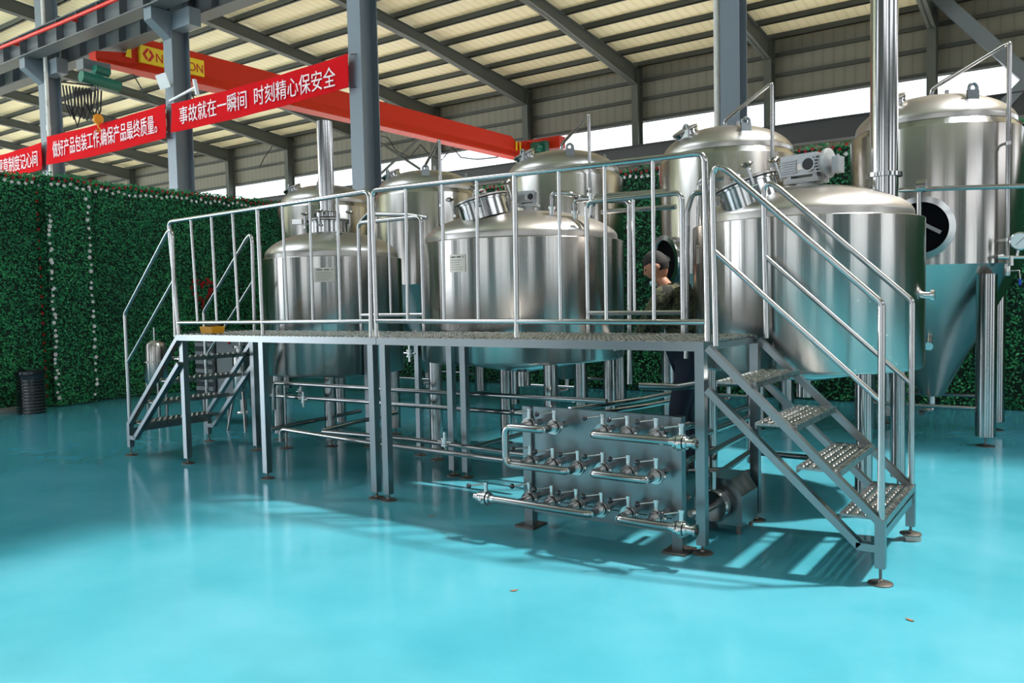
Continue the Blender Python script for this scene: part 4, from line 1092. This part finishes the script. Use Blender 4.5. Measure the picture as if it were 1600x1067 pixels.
# fallen leaves
for i, (u, v, lab) in enumerate(((803, 922, 'small dry brown leaf lying on bright floor in the foreground'), (674, 805, 'tiny dry leaf on floor beside the double platform legs'), (1422, 968, 'tiny dry leaf on floor below the right stair foot'))):
    p = at(u, v, z=.004); a = random.uniform(0, 3); s = .016; m = MB()
    ca, sa = math.cos(a), math.sin(a); V = []
    for k, (lx, ly, lz) in enumerate(((-1.2, 0, .2), (-.4, .45, 0), (.5, .4, .1), (1.3, 0, .35), (.5, -.4, .05), (-.4, -.45, .0))):
        V.append((p.x+(lx*ca-ly*sa)*s, p.y+(lx*sa+ly*ca)*s, .003+lz*s))
    V += [(q[0], q[1], q[2]-.0015) for q in V]
    m.add(V, [(0, 1, 2, 3, 4, 5), (11, 10, 9, 8, 7, 6)]+[(k, k+6, (k+1) % 6+6, (k+1) % 6) for k in range(6)])
    solo('dry_leaf', m, DRYLEAF, lab, 'leaf', 'dry leaves on the floor')
# ------------------------------------------------------------------ the worker between the tanks
WB = at(1040, 440, d=6.02)
wx, wy = WB.x, WB.y
t = thing('person', 'worker in camouflage jacket bending over between the tanks, face mask under chin', 'person', (wx, wy, 0))
# facing direction: towards the left of the photo and a little towards the photographer
fd = Vector((-.86, -.18, 0)).normalized(); sdv = Vector((fd.y, -fd.x, 0))   # sdv: his right... left/right axis
def skin(name, nodes, edges, m_, parent, root=0, lv=2):
    me = bpy.data.meshes.new(name); off = worldloc(parent)
    me.from_pydata([Vector(n[0])-off for n in nodes], edges, []); o = bpy.data.objects.new(name, me); COL.objects.link(o); o.parent = parent
    o.modifiers.new('skin', 'SKIN'); s2 = o.modifiers.new('sub', 'SUBSURF'); s2.levels = lv; s2.render_levels = lv
    for i, n in enumerate(nodes):
        sv = me.skin_vertices[0].data[i]; rr = n[1]; sv.radius = rr if isinstance(rr, tuple) else (rr, rr); sv.use_root = (i == root)
    me.materials.append(m_); o.modifiers[0].use_smooth_shade = True
    return o
B = Vector((wx, wy, 0))
def L(f_, s_, z): return B + fd*f_ + sdv*s_ + Vector((0, 0, z))
hd = at(1026, 416, d=6.0)            # centre of the head
hf = (hd-B).dot(fd); hs = (hd-B).dot(sdv); hz = hd.z
pelv, chest, nk = L(-.20, 0, .93), L(-.10, 0, 1.22), L(hf-.075, hs*.8, hz-.165)
shl, shr = L(-.02, -.19, 1.35), L(-.02, .19, 1.35)
hand = at(1000, 508, d=5.2)
nodes = [(pelv, .12), (L(-.16, 0, 1.08), .115), (chest, .12), (L(-.05, 0, 1.35), .075), (nk, .055), (hd-Vector((0, 0, .07)), .05),
         (shl, .055), (L(.10, -.24, 1.12), .042), (L(.19, -.20, 1.00), .034), (shr, .055), (L(.12, .24, 1.13), .042), (L(.19, .18, 1.02), .034),
         (L(-.19, -.10, .86), .085), (L(-.10, -.11, .48), .058), (L(-.16, -.11, .10), .04), (L(-.06, -.11, .05), .038), (L(.06, -.11, .035), .03),
         (L(-.19, .10, .86), .085), (L(-.10, .11, .48), .058), (L(-.16, .11, .10), .04), (L(-.06, .11, .05), .038), (L(.06, .11, .035), .03)]
edges = [(0, 1), (1, 2), (2, 3), (3, 4), (4, 5), (3, 6), (6, 7), (7, 8), (3, 9), (9, 10), (10, 11), (0, 12), (12, 13), (13, 14), (14, 15), (15, 16), (0, 17), (17, 18), (18, 19), (19, 20), (20, 21)]
body = skin('body', nodes, edges, SKIN, t)
nodes2 = [(L(-.20, 0, .95), .150), (L(-.16, 0, 1.08), .150), (chest, .165), (L(-.05, 0, 1.355), .105), (shl, .078), (L(.10, -.24, 1.12), .060), (L(.17, -.205, 1.01), .048), (shr, .078), (L(.12, .24, 1.13), .060), (L(.17, .185, 1.03), .048), (nk-Vector((0, 0, .02)), .068)]
skin('jacket', nodes2, [(0, 1), (1, 2), (2, 3), (3, 4), (4, 5), (5, 6), (3, 7), (7, 8), (8, 9), (3, 10)], CAMO, t, 2)
nodes3 = [(L(-.20, 0, .95), .145), (L(-.19, -.10, .84), .10), (L(-.10, -.11, .48), .075), (L(-.16, -.11, .10), .06), (L(-.19, .10, .84), .10), (L(-.10, .11, .48), .075), (L(-.16, .11, .10), .06)]
skin('trousers', nodes3, [(0, 1), (1, 2), (2, 3), (0, 4), (4, 5), (5, 6)], PANTS, t)
skin('shoes', [(L(-.19, -.11, .06), .05), (L(-.06, -.11, .055), .05), (L(.09, -.11, .04), .042)], [(0, 1), (1, 2)], RUBBER, t, 1); skin('shoes', [(L(-.19, .11, .06), .05), (L(-.06, .11, .055), .05), (L(.09, .11, .04), .042)], [(0, 1), (1, 2)], RUBBER, t, 1)
# gloved hands: palm, four fingers of different length and a thumb
for sgn, wr in ((-1, L(.18, -.20, 1.003)), (1, L(.18, .18, 1.023))):
    d = Vector((fd.x, fd.y, -.18)).normalized(); s_ = sdv; up = Vector((0, 0, 1))
    N_ = [(wr, .030), (wr+d*.05, (.034, .022)), (wr+d*.095, (.040, .017))]; E_ = [(0, 1), (1, 2)]
    for k, ln in enumerate((.062, .074, .068, .052)):
        o = (k-1.5)*.019; b0 = len(N_)
        N_ += [(wr+d*.105+s_*o, .0095), (wr+d*(.105+ln*.5)+s_*o*1.1-up*.012, .009), (wr+d*(.105+ln*.85)+s_*o*1.1-up*.034, .0075)]
        E_ += [(2, b0), (b0, b0+1), (b0+1, b0+2)]
    b0 = len(N_)
    N_ += [(wr+d*.045-s_*sgn*.034, .012), (wr+d*.085-s_*sgn*.055-up*.01, .010), (wr+d*.11-s_*sgn*.052-up*.02, .0085)]
    E_ += [(1, b0), (b0, b0+1), (b0+1, b0+2)]
    skin('glove', N_, E_, GLOVE, t, 0, 1)
# head
tilt = .42
up_h = (Vector((0, 0, 1))+fd*tilt).normalized(); fw_h = (fd-Vector((0, 0, 1))*tilt).normalized(); sd_h = sdv
def H(a, b, c): return hd + fw_h*a + sd_h*b + up_h*c
def head_pt(th, ph):
    # th 0..pi from crown down, ph around (0 = face)
    z = math.cos(th); rr = math.sin(th); a = rr*math.cos(ph); b = rr*math.sin(ph)
    A, Bb, Cc = a*.092, b*.074, z*.118
    if z < 0:
        k = -z; Bb *= 1-.28*k; A *= 1-.10*k
        if a > 0: A += .012*k*(1-k)*2
        else: A *= 1-.25*k
    f_ = max(0, a)
    nose = math.exp(-((b/.16)**2))*math.exp(-(((z+.12)/.17)**2))*(f_ > .5); A += .024*nose
    brow = math.exp(-((z-.16)/.10)**2)*f_**4; A += .005*brow
    eye = math.exp(-(((abs(b)-.36)/.14)**2))*math.exp(-(((z-.02)/.09)**2))*(f_ > .5); A -= .010*eye
    lip = math.exp(-((b/.26)**2))*math.exp(-(((z+.46)/.06)**2))*(f_ > .3); A += .006*lip
    gap = math.exp(-((b/.24)**2))*math.exp(-(((z+.46)/.015)**2))*(f_ > .3); A -= .005*gap
    return A, Bb, Cc
m = MB(); n, k = 40, 28; V = []
for i in range(k+1):
    for j in range(n): V.append(H(*head_pt(PI*(.001+.998*i/k), 2*PI*j/n)))
F = [(i*n+j, i*n+(j+1) % n, (i+1)*n+(j+1) % n, (i+1)*n+j) for i in range(k) for j in range(n)]
hm = m.add(V, F, True)
for sg in (-1, 1):   # ears
    e0 = H(-.012, sg*.072, -.012); hm.lathe([(0, .010), (.018, .012), (.026, .004), (.024, -.006), (0, -.008)], e0, sd_h*sg+fw_h*-.35, 14, 100)
hm.build('head', SKIN, t)
m = MB(); V = []
for i in range(k+1):
    for j in range(n):
        th = PI*(.001+.62*i/k); ph = 2*PI*j/n; A, Bb, Cc = head_pt(th, ph); s = 1.05
        fr = math.cos(ph); lim = .40 if fr > .35 else (.40+.30*min(1, (.35-fr)/.8))
        if th > PI*lim: s = .94
        V.append(H(A*s, Bb*s, Cc*(1.05 if th < PI*.4 else s)))
m.add(V, F, True).build('hair', HAIR, t)
m = MB()
for sg in (-1, 1): m.ball(H(.076, sg*.030, .004), .011, 10)
m.build('eyes', mat('dark_eyes', (.03, .02, .015), .3), t)
# mask pulled under the chin with ear loop
V = []
for i in range(9):
    a = -1.15+2.3*i/8
    for zz, rr in ((-.088, 1.0), (-.112, 1.02), (-.135, .78)): V.append(H(.088*math.cos(a)*rr+.006, .066*math.sin(a)*rr*1.02, zz))
m = MB().add(V, [(i*3+q_, i*3+q_+1, i*3+q_+4, i*3+q_+3) for i in range(8) for q_ in range(2)], True)
mk = m.build('face_mask', MASKM, t); md = mk.modifiers.new('thick', 'SOLIDIFY'); md.thickness = .004
m = MB()
for sg in (-1, 1): m.tube([H(.032, sg*.064, -.09), H(.01, sg*.075, -.04), H(-.02, sg*.080, .0)], .0015, 5)
m.build('ear_loop', WHITEP, mk)
